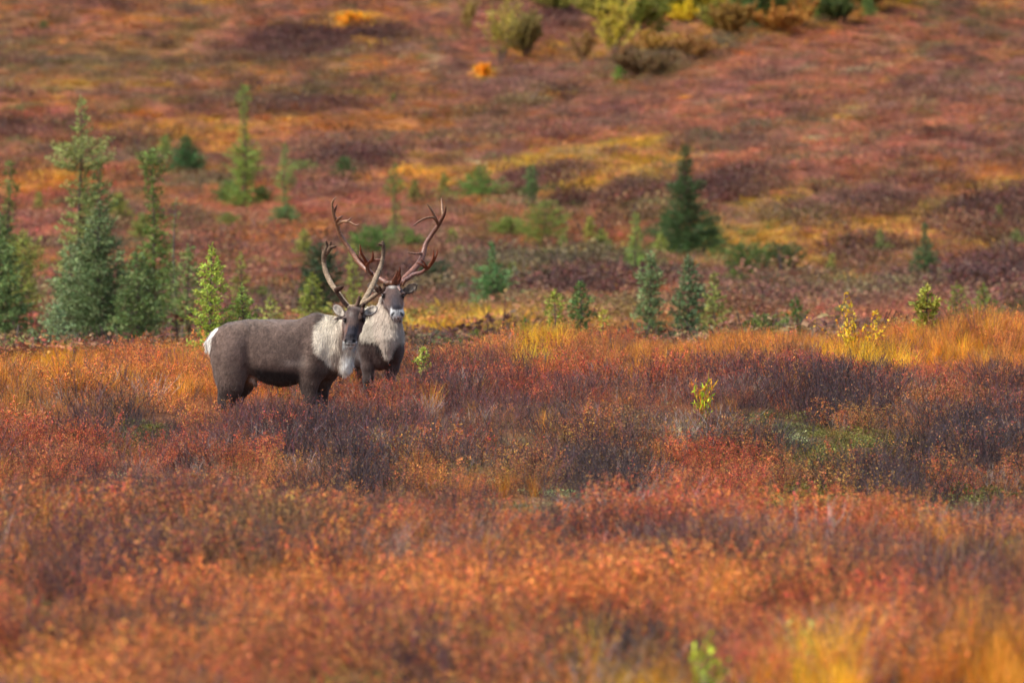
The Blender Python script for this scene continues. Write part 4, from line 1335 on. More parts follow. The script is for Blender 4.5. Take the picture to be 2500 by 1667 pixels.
# near hind leg
d = -.15
fa.chain([A(558, 880, d), A(562, 918, d), A(563, 945, d), A(555, 968, d + .01), A(551, 985, d), A(553, 1004, d)], np.array([33, 31, 24, 16, 10, 9.5]) / ka, .07, (1, .62, 1))
fa.cap(A(573, 915, d), A(574, 960, d), 20 / ka, 10 / ka, .05, (1, .62, 1))
# far hind leg, set forward
d = .15
fa.chain([A(590, 880, d), A(606, 915, d), A(598, 945, d), A(577, 975, d), A(574, 988, d), A(574, 1004, d)], np.array([40, 21, 15, 12, 9, 9]) / ka, .06, (1, .65, 1))
# near fore leg
d = -.16
fa.chain([A(765, 862, d), A(760, 905, d), A(756, 935, d), A(757, 960, d), A(757, 982, d), A(757, 1004, d)], np.array([36, 27, 16.5, 13.5, 12, 9.5]) / ka, .07, (1, .68, 1))
# far fore leg, a little ahead
d = .10
fa.chain([A(806, 878, d), A(796, 912, d), A(787, 940, d), A(784, 962, d), A(784, 985, d), A(786, 1004, d)], np.array([32, 24, 14, 12.5, 11, 9]) / ka, .06, (1, .68, 1))
fa.ell(A(800, 906, -.04), (26 / ka, .10, 16 / ka), .03)          # brisket between the legs
for hx, d in ((555, -.15), (577, .15), (760, -.16), (789, .10)):  # hooves
    fa.ell(A(hx, 1006, d), (12 / ka, .05, 5 / ka), .012)
# sheath and navel tuft
fa.chain([A(606, 916, 0), A(618, 928, -.02), A(625, 940, -.02)], np.array([10, 9, 5]) / ka, .02)
# tail
fa.chain([A(535, 808, 0), A(519, 818, 0), A(509, 838, 0), A(506, 852, 0)], np.array([7, 9, 8.5, 3]) / ka, .015, (1, .9, 1))
# neck into head
fa.cap(A(826, 815, -.08), A(862, 782, -.22), 38 / ka, 24 / ka, .07)
fa.cap(A(840, 835, -.12), A(862, 795, -.25), 34 / ka, 20 / ka, .07)
fa.ell(A(846, 880, -.14), (17 / ka, .09, 26 / ka), .05)          # hanging beard of the mane
# head
fa.ell(A(869, 766, -.29), (24 / ka, .13, 23 / ka), .03)
fa.ell(A(868, 780, -.34), (26 / ka, .10, 18 / ka), .03)
fa.ell(A(866, 796, -.34), (22 / ka, .10, 22 / ka), .03)
fa.cap(A(865, 790, -.38), A(859, 824, -.46), 18.5 / ka, 15 / ka, .03)
fa.ell(A(858.5, 829, -.47), (17.5 / ka, .085, 12.5 / ka), .02)
fa.ell(A(858, 841, -.44), (11.5 / ka, .075, 6.5 / ka), .012)
fa.cap(A(869, 758, -.36), A(862, 812, -.49), 9 / ka, 8 / ka, .03)
for e in (-1, 1):
    fa.ell(A(868 + e * 23, 773, -.39), (6 / ka, .03, 4 / ka), .015)      # brow ridges
    fa.ell(A(868 + e * 24, 779, -.425), (5.5 / ka, .02, 4.5 / ka), .008, cut=True)
    fa.ell(A(858.5 + e * 10.5, 827.5, -.555), (3.6 / ka, .035, 5 / ka), .006, cut=True)
fa.ell(A(858.5, 837.5, -.54), (11 / ka, .03, 1.1 / ka), .004, cut=True)
# ears
def rotm(x, y, z):
    x = np.array(x, float); x /= np.linalg.norm(x)
    z = np.array(z, float); z -= x * (z @ x); z /= np.linalg.norm(z)
    return np.array([x, np.cross(z, x), z])
def ear(f, L, c, ax, ln, wd, face=(0, -1, .15)):
    r = rotm(ax, None, face)
    c = np.array(c)
    a = np.array(ax, float) / np.linalg.norm(ax)
    f.ell(c, (ln, wd, .030), .012, rot=r)
    f.ell(c + np.array(face) * .030 + a * .004, (ln * .86, wd * .80, .030), .006, rot=r, cut=True)
    f.cap(c - a * ln * .75, c - a * ln * 1.15, .03, .035, .03)
ear(fa, A, A(829, 755.5, -.25), (-.66, .05, .75), 19.5 / ka, 11 / ka, (.25, -1, .1))
ear(fa, A, A(908, 756, -.25), (.85, .05, .52), 18.5 / ka, 11.3 / ka, (-.15, -1, .1))
VA, QA = fa.surface()
VA = relax(VA, QA, 1)
_w = (sstep(-.26, -.20, VA[:, 1]) * (A.px(VA)[0] > 534))[:, None]
VA = VA * (1 - _w) + relax(VA, QA, 14) * _w
nA = normals(VA, QA)
# loose surface of the coat
VA = VA + nA * (.006 * fbm(VA[:, 0] * 9, VA[:, 1] * 9, VA[:, 2] * 9, 5, 2))[:, None]

# shoulder blade, hip and rib forms under the coat
_px, _py = A.px(VA)
_s = (VA[:, 1] < .05) * 1.0
_dis = (.022 * gauss(_px, _py, 778, 838, 20, 42) - .020 * gauss(_px, _py, 742, 850, 11, 46) - .022 * gauss(_px, _py, 606, 866, 11, 44) + .016 * gauss(_px, _py, 574, 838, 20, 34)
        - .012 * gauss(_px, _py, 540, 865, 9, 36) - .014 * gauss(_px, _py, 800, 862, 9, 30) + .012 * gauss(_px, _py, 690, 870, 50, 26) + .010 * gauss(_px, _py, 590, 795, 22, 10))
VA = VA + nA * (_dis * (np.abs(nA[:, 1]) > .3) * (_px < 812))[:, None]
VA = VA + nA * (.009 * fbm(VA[:, 0] * 16 + VA[:, 2] * 8, VA[:, 1] * 20, VA[:, 2] * 9 - VA[:, 0] * 5, 15, 2) * (VA[:, 1] > -.24))[:, None]
nA = normals(VA, QA)

def colA(V):
    px, py = A.px(V)
    d = V[:, 1]
    c = np.tile(lin((107, 88, 78)), (len(V), 1)) * (1 + .30 * fbm(V[:, 0] * 2.6 + 3, V[:, 1] * 2, V[:, 2] * 2.6, 28, 2))[:, None]
    nz = fbm(V[:, 0] * 6, V[:, 1] * 6, V[:, 2] * 6, 8, 3)
    nf = fbm(V[:, 0] * 30, V[:, 1] * 30, V[:, 2] * 22, 12, 2)
    c = c * (1 + .42 * nz + .26 * nf)[:, None]
    c = blendc(c, lin((134, 116, 104)), .5 * gauss(px, py, 640, 785, 90, 12))
    c = blendc(c, lin((124, 104, 96)), .5 * gauss(px, py, 575, 850, 26, 30))
    # dark belly with some shade painted in, pale flank streak in front of it
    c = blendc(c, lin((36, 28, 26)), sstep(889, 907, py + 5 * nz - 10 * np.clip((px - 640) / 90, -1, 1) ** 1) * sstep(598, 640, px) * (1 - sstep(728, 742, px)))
    c = blendc(c, lin((186, 168, 152)), .9 * gauss(px, py, 716, 884, 24, 8) * (1 + .3 * nz))
    c = blendc(c, lin((158, 140, 126)), .65 * gauss(px, py, 742, 876, 16, 14))
    c = blendc(c, lin((140, 118, 104)), .45 * gauss(px, py, 588, 798, 24, 10))
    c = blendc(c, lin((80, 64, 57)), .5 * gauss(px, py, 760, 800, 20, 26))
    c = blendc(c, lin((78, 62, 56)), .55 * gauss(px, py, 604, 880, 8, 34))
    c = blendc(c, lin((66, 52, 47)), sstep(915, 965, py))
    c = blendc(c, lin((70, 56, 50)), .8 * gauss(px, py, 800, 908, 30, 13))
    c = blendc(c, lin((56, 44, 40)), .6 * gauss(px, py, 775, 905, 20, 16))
    c = blendc(c, lin((196, 170, 150)), gauss(px, py, 616, 929, 14, 12) * (d < .12) * (d > -.12))
    # mane
    wob = 5 * nz + 3 * nf
    left = np.interp(py, [760, 772, 785, 800, 820, 845, 862, 876, 890, 905], [806, 790, 777, 773, 769, 771, 777, 792, 812, 824])
    bot = np.interp(px, [760, 775, 800, 820, 840, 862], [866, 876, 892, 900, 910, 912])
    m = sstep(-9, 9, px - left + 1.5 * wob) * sstep(-10, 8, bot - py + 1.5 * wob)
    c = blendc(c, lin((240, 228, 206)), m)
    c = blendc(c, lin((158, 136, 120)), m * .92 * np.maximum(gauss(px, py, 838, 830, 15, 44), gauss(px, py, 826, 872, 14, 22)))  # neck shade painted into the mane as a darker tan zone
    c = blendc(c, lin((255, 250, 240)), m * gauss(px, py, 849, 882, 15, 25, 1.5))
    c = c * np.where(m > .5, 1 + .16 * nf, 1)[:, None]
    # tail
    tl = (px < 534 - .16 * (py - 800)) & (py < 862) & (np.abs(d) < .12)
    c = blendc(c, lin((255, 250, 240)), tl * 1.0 * sstep(-2, 4, (px - np.interp(py, [800, 818, 835, 850], [524, 511, 499, 494]))))
    # head
    head = ((d < -.19) & (py < 850) & (px > 838 + np.clip(d + .24, 0, 1) * 150)) | ((py < 778) & (px > 812) & (d < -.17))
    hc = np.tile(lin((104, 84, 76)), (len(V), 1)) * (1 + .3 * nf + .25 * nz)[:, None]
    hc = blendc(hc, lin((72, 60, 58)), gauss(px, py, 872, 768, 22, 16))
    hc = blendc(hc, lin((130, 122, 116)), .7 * gauss(px, py, 860, 762, 5, 7))
    hc = blendc(hc, lin((128, 92, 78)), .8 * gauss(px, py, 849, 800, 7, 12))
    hc = blendc(hc, lin((96, 62, 50)), .8 * gauss(px, py, 884, 800, 8, 16))
    hc = blendc(hc, lin((50, 48, 56)), sstep(782, 796, py) * (1 - sstep(11, 15.5, np.abs(px - np.interp(py, [780, 830], [869, 859.5])))))
    hc = blendc(hc, lin((46, 42, 46)), gauss(px, py, 858.5, 819, 13, 8, 2))
    hc = blendc(hc, lin((120, 118, 118)), .9 * gauss(px, py, 858.5, 830, 7, 4, 1.5))
    hc = blendc(hc, lin((200, 204, 200)), sstep(831, 834.5, py + .02 * (px - 858) ** 2) * (py > 828))
    hc = blendc(hc, lin((16, 12, 13)), np.maximum(gauss(px, py, 848.0, 827.5, 4.0, 5.2, 3), gauss(px, py, 869.0, 827.5, 4.0, 5.2, 3)) * (d < -.49))
    hc = blendc(hc, lin((30, 24, 24)), gauss(px, py, 858.5, 837.5, 11, 1.4, 3))
    for ex in (-1, 1):
        hc = blendc(hc, lin((34, 26, 24)), gauss(px, py, 868 + ex * 24, 779.5, 7.5, 6.5, 2) * (d < -.33))
    # ears: pale hair inside, dark rim
    for cx, cy, ax, an in ((829, 755.5, -.66, .75), (908, 756, .85, .52)):
        dx, dy = px - cx, -(py - cy)
        q = (dx * ax + dy * an) / 19.5
        r = (-dx * an + dy * ax) / 12.2
        rr = np.sqrt(q * q + r * r)
        er = (rr < 1.25) & (d > -.34) & (py < 775) & (np.abs(px - 868) > 22)
        hc = blendc(hc, lin((226, 214, 196)), er * (1 - sstep(.70, .95, rr)))
        hc = blendc(hc, lin((60, 48, 44)), er * sstep(.82, .98, rr) * .8)
        hc = blendc(hc, lin((80, 66, 60)), er * gauss(px, py, cx - ax * 5, cy + an * 6, 7, 7) * .8)
    c = np.where(head[:, None], hc, c)
    return np.clip(c * CARI, .002, 1)

def nA_front(V):
    return np.ones(len(V))

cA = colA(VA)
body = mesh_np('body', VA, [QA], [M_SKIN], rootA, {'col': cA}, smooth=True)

def flowA(P):
    px, py = A.px(P)
    f = np.tile(np.array([-.85, 0, -.45]), (len(P), 1))
    leg = sstep(905, 940, py)[:, None]
    f = f * (1 - leg) + np.array([0, 0, -1.0]) * leg
    mane = (sstep(770, 800, px) * (py < 915))[:, None]
    f = f * (1 - mane) + np.array([-.12, 0, -1.0]) * mane
    tail = ((px < 532) & (py < 862))[:, None]
    f = np.where(tail, np.array([-.3, 0, -1.0]), f)
    return f
def lenA(P):
    px, py = A.px(P)
    L = np.ones(len(P))
    L += 2.4 * gauss(px, py, 846, 888, 18, 24, 1.4)
    L += .9 * sstep(778, 800, px) * (py < 905)
    L += 1.2 * ((px < 530) & (py < 860) & (py > 815))
    L += .5 * gauss(px, py, 680, 935, 60, 12)
    return L
headA = lambda P: np.where((P[:, 1] < -.24) & (A.px(P)[1] < 852) & (A.px(P)[0] > 834), .12, 1.0) * np.where(A.px(P)[1] < 774, np.where(A.px(P)[0] > 812, .15, 1), 1)
fur('coat', VA, QA, nA, colA, 60000, .028, .0021, rootA, flowA, lenA, headA)
mA = lambda P: gauss(*A.px(P), 846, 886, 15, 24, 2) + .15 * ((A.px(P)[0] > 775) & (A.px(P)[1] < 905) & (P[:, 1] > -.24))
fur('mane', VA, QA, nA, colA, 12000, .065, .0024, rootA, flowA, None, mA, .35)
eye(A, (844.8, 779, -.405), .021, rootA)
eye(A, (892, 779, -.405), .020, rootA)

VB_, VD, VL = (148, 124, 104), (92, 70, 58), (184, 162, 136)
# its right antler (left in the picture)
antler('antler', A, [
    ([(856, 747, -.28), (848, 741, -.26), (831, 718, -.20), (811.6, 694, -.10), (801, 675, -.04), (794.5, 658, 0), (791.6, 643, .02), (791.5, 630, 0), (794, 617, -.04), (799, 604, -.08), (799, 596, -.10), (798, 588, -.12)], [6.5, 6.5, 6, 6.5, 6.5, 6.3, 6, 6.2, 6.8, 6, 3.5, 2.4], VL, VD, .8),
    ([(793, 622, -.02), (790, 612, -.03), (790.5, 607, -.04)], [5, 4, 2], VB_, VD, .8),
    ([(799, 612, -.05), (805, 602, -.09), (808, 595, -.11), (809.5, 590, -.12)], [5, 3.8, 3, 2.2], VB_, VD, .8),
    ([(797, 619, -.04), (806, 606, -.1), (812, 602, -.13), (822, 600.5, -.16)], [6, 5.5, 4, 2], VB_, VD, .7),
    ([(852, 746, -.29), (842, 734, -.34), (829, 714, -.41), (825, 706, -.44), (825, 701, -.46)], [5.5, 5.2, 5, 5, 4], (130, 108, 94), (100, 78, 68), .8),
    ([(824, 708, -.44), (828, 702, -.47), (835, 698.5, -.50), (843, 694.5, -.53)], [5, 7, 5.5, 1.6], (100, 78, 68), (86, 64, 54), .45),
    ([(826, 704, -.45), (822, 703, -.45), (821, 700, -.46)], [5, 3.5, 1.6], (96, 76, 66), VD, .6),
], M_VELVET, rootA)
antler('antler', A, [
    ([(884, 747, -.28), (886, 740, -.26), (898, 720, -.20), (911, 696, -.12), (921, 672, -.05), (930, 650, 0), (935, 630, .01), (937, 610, -.02), (936, 597, -.05), (934.5, 590, -.06)], [6.5, 6.5, 7, 7.2, 6.8, 5.8, 5.2, 5, 4.8, 3.2], VL, (110, 92, 80), .8),
    ([(936, 598, -.04), (930, 596, -.06), (926, 595.5, -.07)], [4, 3.2, 2.2], VB_, VD, .9),
    ([(885, 744, -.29), (896, 734, -.33), (912, 722, -.39), (927, 711, -.46), (933, 706, -.49)], [6.5, 6, 5.6, 5, 5], VL, (120, 96, 84), .8),
    ([(930, 709, -.47), (938, 704, -.5), (942, 697, -.52), (942.5, 691, -.53), (941.5, 687, -.54)], [5, 5.5, 4.2, 3.4, 2.4], (116, 92, 80), VD, .6),
    ([(932, 707, -.48), (932, 700, -.52), (930, 693, -.55)], [5, 4, 2.2], (110, 86, 76), VD, .6),
    ([(930, 708, -.48), (924, 701, -.50), (918.5, 695, -.51)], [5.5, 6, 2.8], (104, 80, 70), VD, .5),
], M_VELVET, rootA)
antler('brow_tine', A, [
    ([(850, 748, -.30), (862, 745.5, -.30), (874, 746, -.30), (886, 748, -.30)], [6, 5.5, 6, 6.5], VL, VB_, .9),
    ([(872, 747, -.31), (877, 735, -.34), (880, 725, -.37), (880.5, 720, -.385)], [6, 5, 4.2, 3.2], (140, 116, 100), (120, 92, 80), .9),
    ([(888, 748, -.31), (891, 742, -.38), (891.5, 738, -.44)], [5, 4.5, 3], (104, 82, 72), (80, 60, 54), .9),
    ([(888, 750, -.31), (888, 755, -.40), (887.5, 759, -.47)], [5.5, 5.5, 4.5], (110, 88, 78), (72, 54, 50), .9),
    ([(886, 756, -.33), (883.5, 768, -.42), (883, 776, -.47)], [6, 5.5, 4.5], (110, 88, 78), (66, 50, 46), .9),
], M_VELVET, rootA)

# ================================================================== rear caribou, facing the camera
YB = 82.6
B = Local(920, 988, YB)
locB = at(920, 988, YB)
rootB = empty('caribou', locB)
tag(rootB, 'rear caribou facing the camera, with tall reddish brown antlers and pointed pale beard', 'caribou', 'two bull caribou')
kb = B.k
fb = Field(B(780, 996, -.70), B(1024, 680, 1.85), .0095)
fb.ell(B(930, 838, .12), (50 / kb, .34, 62 / kb), .06)
fb.cap(B(925, 838, .25), B(864, 838, 1.25), .31, .32, .08, (.88, 1, 1.10))
fb.ell(B(852, 828, 1.35), (46 / kb, .30, 58 / kb), .08)
fb.ell(B(897, 840, .0), (25 / kb, .17, 46 / kb), .06)
fb.ell(B(966, 846, .0), (19 / kb, .17, 44 / kb), .06)
fb.ell(B(930, 878, .0), (32 / kb, .14, 22 / kb), .06)
fb.chain([B(896, 855, -.04), B(898, 893, -.05), B(899, 925, -.06), B(899, 950, -.05), B(899, 985, -.05)], np.array([20, 15, 12.5, 11, 9]) / kb, .035)
fb.chain([B(966, 855, .02), B(958, 898, .02), B(952, 928, .03), B(950, 952, .03), B(950, 985, .03)], np.array([20, 15, 10.5, 9, 8]) / kb, .035)
fb.chain([B(838, 850, 1.4), B(828, 895, 1.38), B(819, 928, 1.5), B(818, 950, 1.5), B(818, 985, 1.45)], np.array([36, 18, 11, 10, 8]) / kb, .035)
fb.chain([B(872, 850, 1.35), B(876, 900, 1.30), B(877, 930, 1.42), B(877, 955, 1.42), B(877, 985, 1.38)], np.array([34, 18, 11, 10, 8]) / kb, .035)
for hx, d in ((899, -.08), (950, 0), (818, 1.4), (877, 1.35)):
    fb.ell(B(hx, 985, d), (10 / kb, .07, 5 / kb), .012)
# neck and mane
fb.cap(B(955, 742, -.10), B(936, 806, .02), 29 / kb, 43 / kb, .08, (1, 1.1, 1))
fb.cap(B(958, 768, -.16), B(948, 822, -.12), 24 / kb, 30 / kb, .06)
fb.cap(B(948, 820, -.18), B(947, 862, -.18), 24 / kb, 8 / kb, .05)
fb.cap(B(904, 775, .12), B(903, 815, .02), 24 / kb, 24 / kb, .07)
# head
fb.ell(B(961, 714, -.32), (25 / kb, .14, 21 / kb), .03)
fb.ell(B(961, 722, -.37), (27.5 / kb, .11, 17 / kb), .03)
fb.ell(B(963, 738, -.38), (24 / kb, .11, 19 / kb), .03)
fb.cap(B(964, 728, -.42), B(971, 757, -.55), 21 / kb, 16 / kb, .03)
fb.ell(B(972, 762, -.56), (18.3 / kb, .09, 12 / kb), .02)
fb.ell(B(972, 772, -.50), (12.5 / kb, .09, 6.5 / kb), .014)
fb.cap(B(962, 704, -.40), B(970, 745, -.58), 10 / kb, 9 / kb, .03)
for e in (-1, 1):
    fb.ell(B(962 + e * 24, 713, -.43), (6 / kb, .03, 4 / kb), .015)
    fb.ell(B(962 + e * 25.5, 719, -.46), (5.5 / kb, .02, 4.5 / kb), .008, cut=True)
    fb.ell(B(972.5 + e * 11.5, 761, -.655), (4 / kb, .035, 5.2 / kb), .006, cut=True)
fb.ell(B(972.5, 772.3, -.62), (10 / kb, .03, 1.1 / kb), .004, cut=True)
ear(fb, B, B(1003, 702, -.27), (.86, .05, .50), 20 / kb, 11.5 / kb, (.35, -1, .05))
ear(fb, B, B(915, 700, -.27), (-.86, .05, .50), 19 / kb, 11 / kb, (-.3, -1, .05))
VB, QB = fb.surface()
VB = relax(VB, QB, 1)
nB = normals(VB, QB)
VB = VB + nB * (.006 * fbm(VB[:, 0] * 9, VB[:, 1] * 9, VB[:, 2] * 9, 6, 2))[:, None]

def colB(V):
    px, py = B.px(V)
    d = V[:, 1]
    nz = fbm(V[:, 0] * 6, V[:, 1] * 6, V[:, 2] * 6, 18, 3)
    nf = fbm(V[:, 0] * 30, V[:, 1] * 30, V[:, 2] * 22, 22, 2)
    c = np.tile(lin((82, 66, 60)), (len(V), 1)) * (1 + .22 * nz + .18 * nf)[:, None]
    wob = 4 * nz + 3 * nf
    c = blendc(c, lin((60, 48, 44)), sstep(880, 930, py))
    # pale shoulder and neck
    up = sstep(-14, 12, 824 - py + 1.5 * wob + 8 * (px > 962)) * (d < .45)
    c = blendc(c, lin((230, 218, 196)), up)
    c = blendc(c, lin((158, 136, 116)), up * .92 * gauss(px, py, 954, 796, 24, 44, 1.4))
    c = blendc(c, lin((196, 184, 166)), up * .9 * gauss(px, py, 905, 800, 14, 34))
    # pointed beard
    tip = (1 - sstep(-3, 3, np.abs(px - 948 - (py - 820) * -.02) - np.interp(py, [800, 822, 845, 872], [34, 27, 14, 1]) + .6 * wob)) * (d < -.02) * (py < 876)
    c = blendc(c, lin((214, 198, 180)), tip)
    c = blendc(c, lin((44, 35, 34)), gauss(px, py, 925, 846, 7, 20) * (1 - tip) * (d < .1))
    c = blendc(c, lin((200, 188, 172)), gauss(px, py, 880, 916, 8, 8) * (d > 1.0))
    head = ((d < -.20) & (py < 779) & (np.abs(px - np.interp(py, [715, 740, 755, 778], [961, 964, 970, 972])) < np.interp(py, [715, 735, 752, 765, 778], [34, 31, 24, 20, 14]) + 1.5 * nf)) | ((py < 716) & (d < -.1))
    hc = np.tile(lin((96, 76, 70)), (len(V), 1)) * (1 + .3 * nf + .25 * nz)[:, None]
    hc = blendc(hc, lin((176, 172, 164)), .8 * gauss(px, py, 959, 697, 9, 3.5, 1.5))
    hc = blendc(hc, lin((66, 60, 64)), gauss(px, py, 966, 730, 14, 18))
    hc = blendc(hc, lin((130, 88, 68)), .8 * gauss(px, py, 984, 730, 6, 14))
    hc = blendc(hc, lin((118, 88, 76)), .8 * gauss(px, py, 944, 734, 8, 12))
    hc = blendc(hc, lin((50, 48, 56)), gauss(px, py, 969, 744, 13, 9, 2))
    hc = blendc(hc, lin((172, 174, 176)), (py > 746) * sstep(749, 753, py + .012 * (px - 972) ** 2) * (1 - sstep(16, 18.5, np.abs(px - 972.5))) * (d < -.42))
    hc = blendc(hc, lin((236, 236, 234)), gauss(px, py, 972.5, 768, 13, 3, 2))
    hc = blendc(hc, lin((128, 128, 130)), gauss(px, py, 972.5, 757, 7, 6, 2))
    hc = blendc(hc, lin((228, 230, 230)), np.maximum(gauss(px, py, 958, 752, 2, 6), gauss(px, py, 987, 752, 2, 6)))
    hc = blendc(hc, lin((18, 15, 18)), np.maximum(gauss(px + .5 * (py - 761), py, 961.5, 761, 3.9, 5.6, 3), gauss(px - .5 * (py - 761), py, 983.5, 761, 3.7, 5.4, 3)) * (d < -.56))
    hc = blendc(hc, lin((40, 30, 32)), gauss(px, py, 972.5, 772.3, 9, 1.5, 3))
    for ex in (-1, 1):
        hc = blendc(hc, lin((34, 26, 24)), gauss(px, py, 962 + ex * 25.5, 719.5, 7, 6, 2) * (d < -.38))
    for cx, cy, ax, an in ((1003, 702, .86, .50), (915, 700, -.86, .50)):
        dx, dy = px - cx, -(py - cy)
        q = (dx * ax + dy * an) / 20
        r = (-dx * an + dy * ax) / 11.5
        rr = np.sqrt(q * q + r * r)
        er = (rr < 1.3) & (d > -.36) & (np.abs(px - 961) > 24)
        hc = blendc(hc, lin((168, 152, 132)), er * (1 - sstep(.6, .84, rr)))
        hc = blendc(hc, lin((100, 84, 70)), er * sstep(.7, .9, rr))
        hc = blendc(hc, lin((76, 62, 54)), er * gauss(px, py, cx - ax * 9, cy + an * 9, 9, 9) * .9)
    c = np.where(head[:, None], hc, c)
    return np.clip(c * CARI, .002, 1)

mesh_np('body', VB, [QB], [M_SKIN], rootB, {'col': colB(VB)}, smooth=True)
flowB = lambda P: np.tile(np.array([0, .25, -1.0]), (len(P), 1))
lenB = lambda P: 1 + 2.6 * gauss(*B.px(P), 948, 845, 16, 26, 1.5) * (P[:, 1] < 0) + .8 * (B.px(P)[1] < 830)
headB = lambda P: np.where((P[:, 1] < -.27) & (B.px(P)[1] < 780), .12, 1.0) * np.where(B.px(P)[1] < 716, .15, 1) * np.where(P[:, 1] > .8, .5, 1)
fur('coat', VB, QB, nB, colB, 45000, .028, .0021, rootB, flowB, lenB, headB)
mB = lambda P: gauss(*B.px(P), 948, 840, 18, 28, 2) * (P[:, 1] < 0) + .2 * ((B.px(P)[1] < 830) & (B.px(P)[1] > 784) & (P[:, 1] < .3))
fur('mane', VB, QB, nB, colB, 12000, .065, .0024, rootB, flowB, None, mB, .35)
eye(B, (937, 719, -.44), .021, rootB)
eye(B, (987, 719, -.44), .020, rootB)

R1, R2, R3 = (150, 104, 76), (126, 68, 42), (182, 140, 106)
antler('antler', B, [
    ([(952, 693, -.30), (944, 688, -.28), (926, 677, -.20), (901, 662, -.08), (879, 643, .02), (863, 622, .08), (844, 596, .10), (831, 576, .08), (825, 556, .04), (821, 540, 0), (816.5, 528, -.04), (813, 512, -.08), (812, 496, -.12), (816, 486, -.15), (822, 480, -.17)], [6.5, 6.5, 6.2, 6.5, 6.5, 6.2, 6, 5.6, 5, 5.2, 4, 3.6, 3, 2, .8], (146, 96, 76), R3, .85),
    ([(816, 530, -.02), (816.5, 520, -.05), (820, 508, -.08), (824, 499, -.10)], [3, 3.2, 2.6, .8], R1, (110, 70, 54), .8),
    ([(821, 541, 0), (826, 535, -.05), (832, 530, -.08), (837, 526, -.10)], [4, 4, 3, 1], R1, (120, 84, 70), .7),
    ([(825, 549, .02), (831, 543, -.03), (840, 540, -.08), (851, 540, -.12), (862, 545, -.15), (871, 549, -.17), (879, 545, -.19)], [4, 4.5, 3.6, 4, 3, 2.4, 1], (190, 148, 112), (150, 104, 78), .7),
    ([(846, 541, -.11), (853, 536, -.14), (859, 530, -.16)], [3.5, 2.6, .9], R3, (130, 96, 84), .8),
    ([(910, 668, -.12), (902, 662, -.22), (899, 653, -.30), (899, 643, -.37), (903, 634, -.42)], [6, 6, 6, 6.5, 4.5], (120, 70, 52), R2, .6),
    ([(897, 645, -.36), (888, 636, -.38), (880, 628, -.40), (872, 617, -.42)], [5, 3.2, 2.2, .8], R2, (100, 56, 42), .7),
    ([(880.5, 628, -.40), (880, 618, -.40), (880.5, 609, -.40)], [2.2, 1.8, .6], R2, (160, 110, 90), .8),
    ([(899, 641, -.37), (892, 627, -.42), (884, 612, -.47), (881.5, 592, -.52)], [6, 4, 3.2, .8], R2, (150, 84, 52), .7),
    ([(903, 637, -.4), (911, 629, -.45), (913, 618, -.5), (912, 607, -.53)], [4.5, 3.8, 2.6, .8], R2, (130, 64, 40), .7),
    ([(904, 636, -.41), (918, 631, -.45), (931, 630, -.47), (943.5, 630.5, -.49)], [4.5, 3.2, 2.2, .6], R2, (140, 72, 44), .7),
], M_ANTLER, rootB)
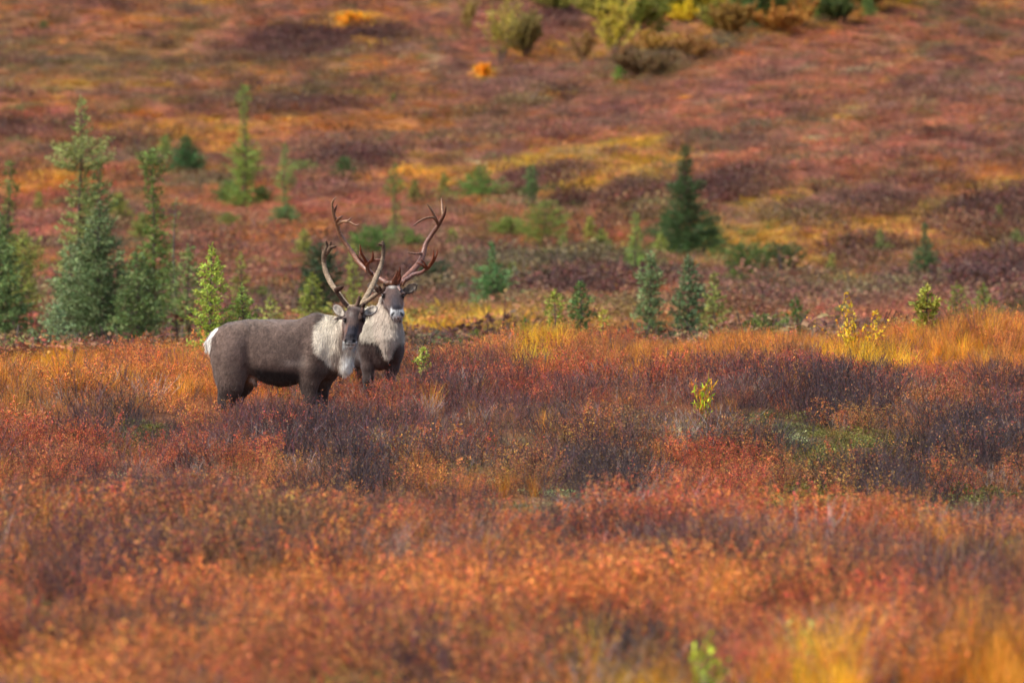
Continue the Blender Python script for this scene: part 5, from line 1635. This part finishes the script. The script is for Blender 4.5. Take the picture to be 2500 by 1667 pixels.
antler('antler', B, [
    ([(972, 695, -.30), (978, 688, -.28), (996, 670, -.18), (1014, 653, -.08), (1028, 635, .0), (1034, 617, .05), (1038, 601, .08), (1044, 588, .09), (1055, 572, .09), (1067, 555, .06), (1077, 538, .02), (1084.5, 524, -.04), (1088, 512, -.08), (1089.5, 502, -.11)], [6, 6.5, 7, 7.4, 7.2, 6.6, 5.8, 5.4, 5.4, 5, 4.6, 4, 2.8, .8], (156, 108, 90), (120, 80, 62), .85),
    ([(1083, 528, -.02), (1080, 514, .0), (1079, 500, .02), (1077.5, 484, .03)], [3.4, 3, 2.4, .5], R3, (190, 150, 120), .8),
    ([(1070, 548, .04), (1064, 534, -.02), (1058, 521, -.06), (1051, 508, -.10), (1043, 496, -.13)], [4.2, 3.8, 3.2, 2.6, .9], R1, R3, .8),
    ([(1065, 538, 0), (1059, 531, -.06), (1049, 530, -.12), (1037, 532.5, -.17), (1024, 539, -.21), (1010.6, 549, -.25)], [3.4, 3.4, 3.4, 3.2, 2.8, 1.2], R3, (130, 84, 62), .75),
    ([(1030, 619, .02), (1019, 619, -.04), (1008, 618, -.08), (1000, 616, -.11), (995, 613, -.13)], [3.6, 2.8, 2.4, 1.8, .6], (140, 92, 70), (190, 150, 124), .9),
    ([(984, 686, -.27), (997, 677, -.34), (1012, 666, -.40), (1028, 662, -.46), (1040, 654, -.52), (1047, 648, -.55)], [5, 5, 4.6, 4.4, 4, 5], (150, 120, 116), R2, .7),
    ([(1045, 650, -.54), (1054, 641, -.57), (1063, 628, -.6), (1069, 616, -.62), (1072, 601, -.64)], [5, 4.4, 3.4, 2.4, .7], R2, (150, 78, 46), .65),
    ([(1052, 643, -.56), (1057, 633, -.6), (1061, 621, -.62), (1061, 604, -.64)], [4.4, 3, 2.6, .7], R2, (150, 78, 46), .65),
    ([(1045, 651, -.54), (1042, 643, -.58), (1037, 634, -.6), (1030, 628, -.62)], [4.6, 3.2, 2.2, .6], R2, (130, 60, 34), .65),
    ([(1043, 650, -.54), (1034, 643, -.57), (1027, 639, -.58), (1019.5, 636, -.6)], [3.8, 2.6, 2, .6], R2, (140, 66, 38), .65),
], M_ANTLER, rootB)
antler('brow_tine', B, [
    ([(940, 690, -.31), (952, 688, -.32), (965, 690, -.33), (978, 692, -.31)], [6.5, 6.5, 7, 6.5], R1, (140, 84, 62), .9),
    ([(962, 693, -.34), (966, 680, -.40), (971, 668, -.45), (973, 660, -.48), (972.5, 655, -.50)], [6, 6.5, 5, 3, .8], (134, 82, 62), (110, 60, 42), .5),
    ([(968, 690, -.35), (974, 674, -.44), (978, 660, -.5), (979, 645, -.54)], [6.5, 4.2, 3, .7], (134, 80, 58), (120, 58, 38), .5),
    ([(970, 690, -.35), (978, 678, -.45), (980.5, 670, -.5), (980, 664, -.53)], [6, 4, 2.6, .8], (130, 76, 56), (110, 50, 34), .5),
    ([(973, 692, -.33), (976, 700, -.42), (979, 705, -.47)], [4.5, 3.5, 2], (170, 150, 146), (150, 110, 96), .7),
    ([(984, 694, -.31), (990, 684, -.34), (992.5, 677, -.36)], [4, 2.6, .8], (140, 96, 76), (120, 80, 60), .7),
], M_ANTLER, rootB)
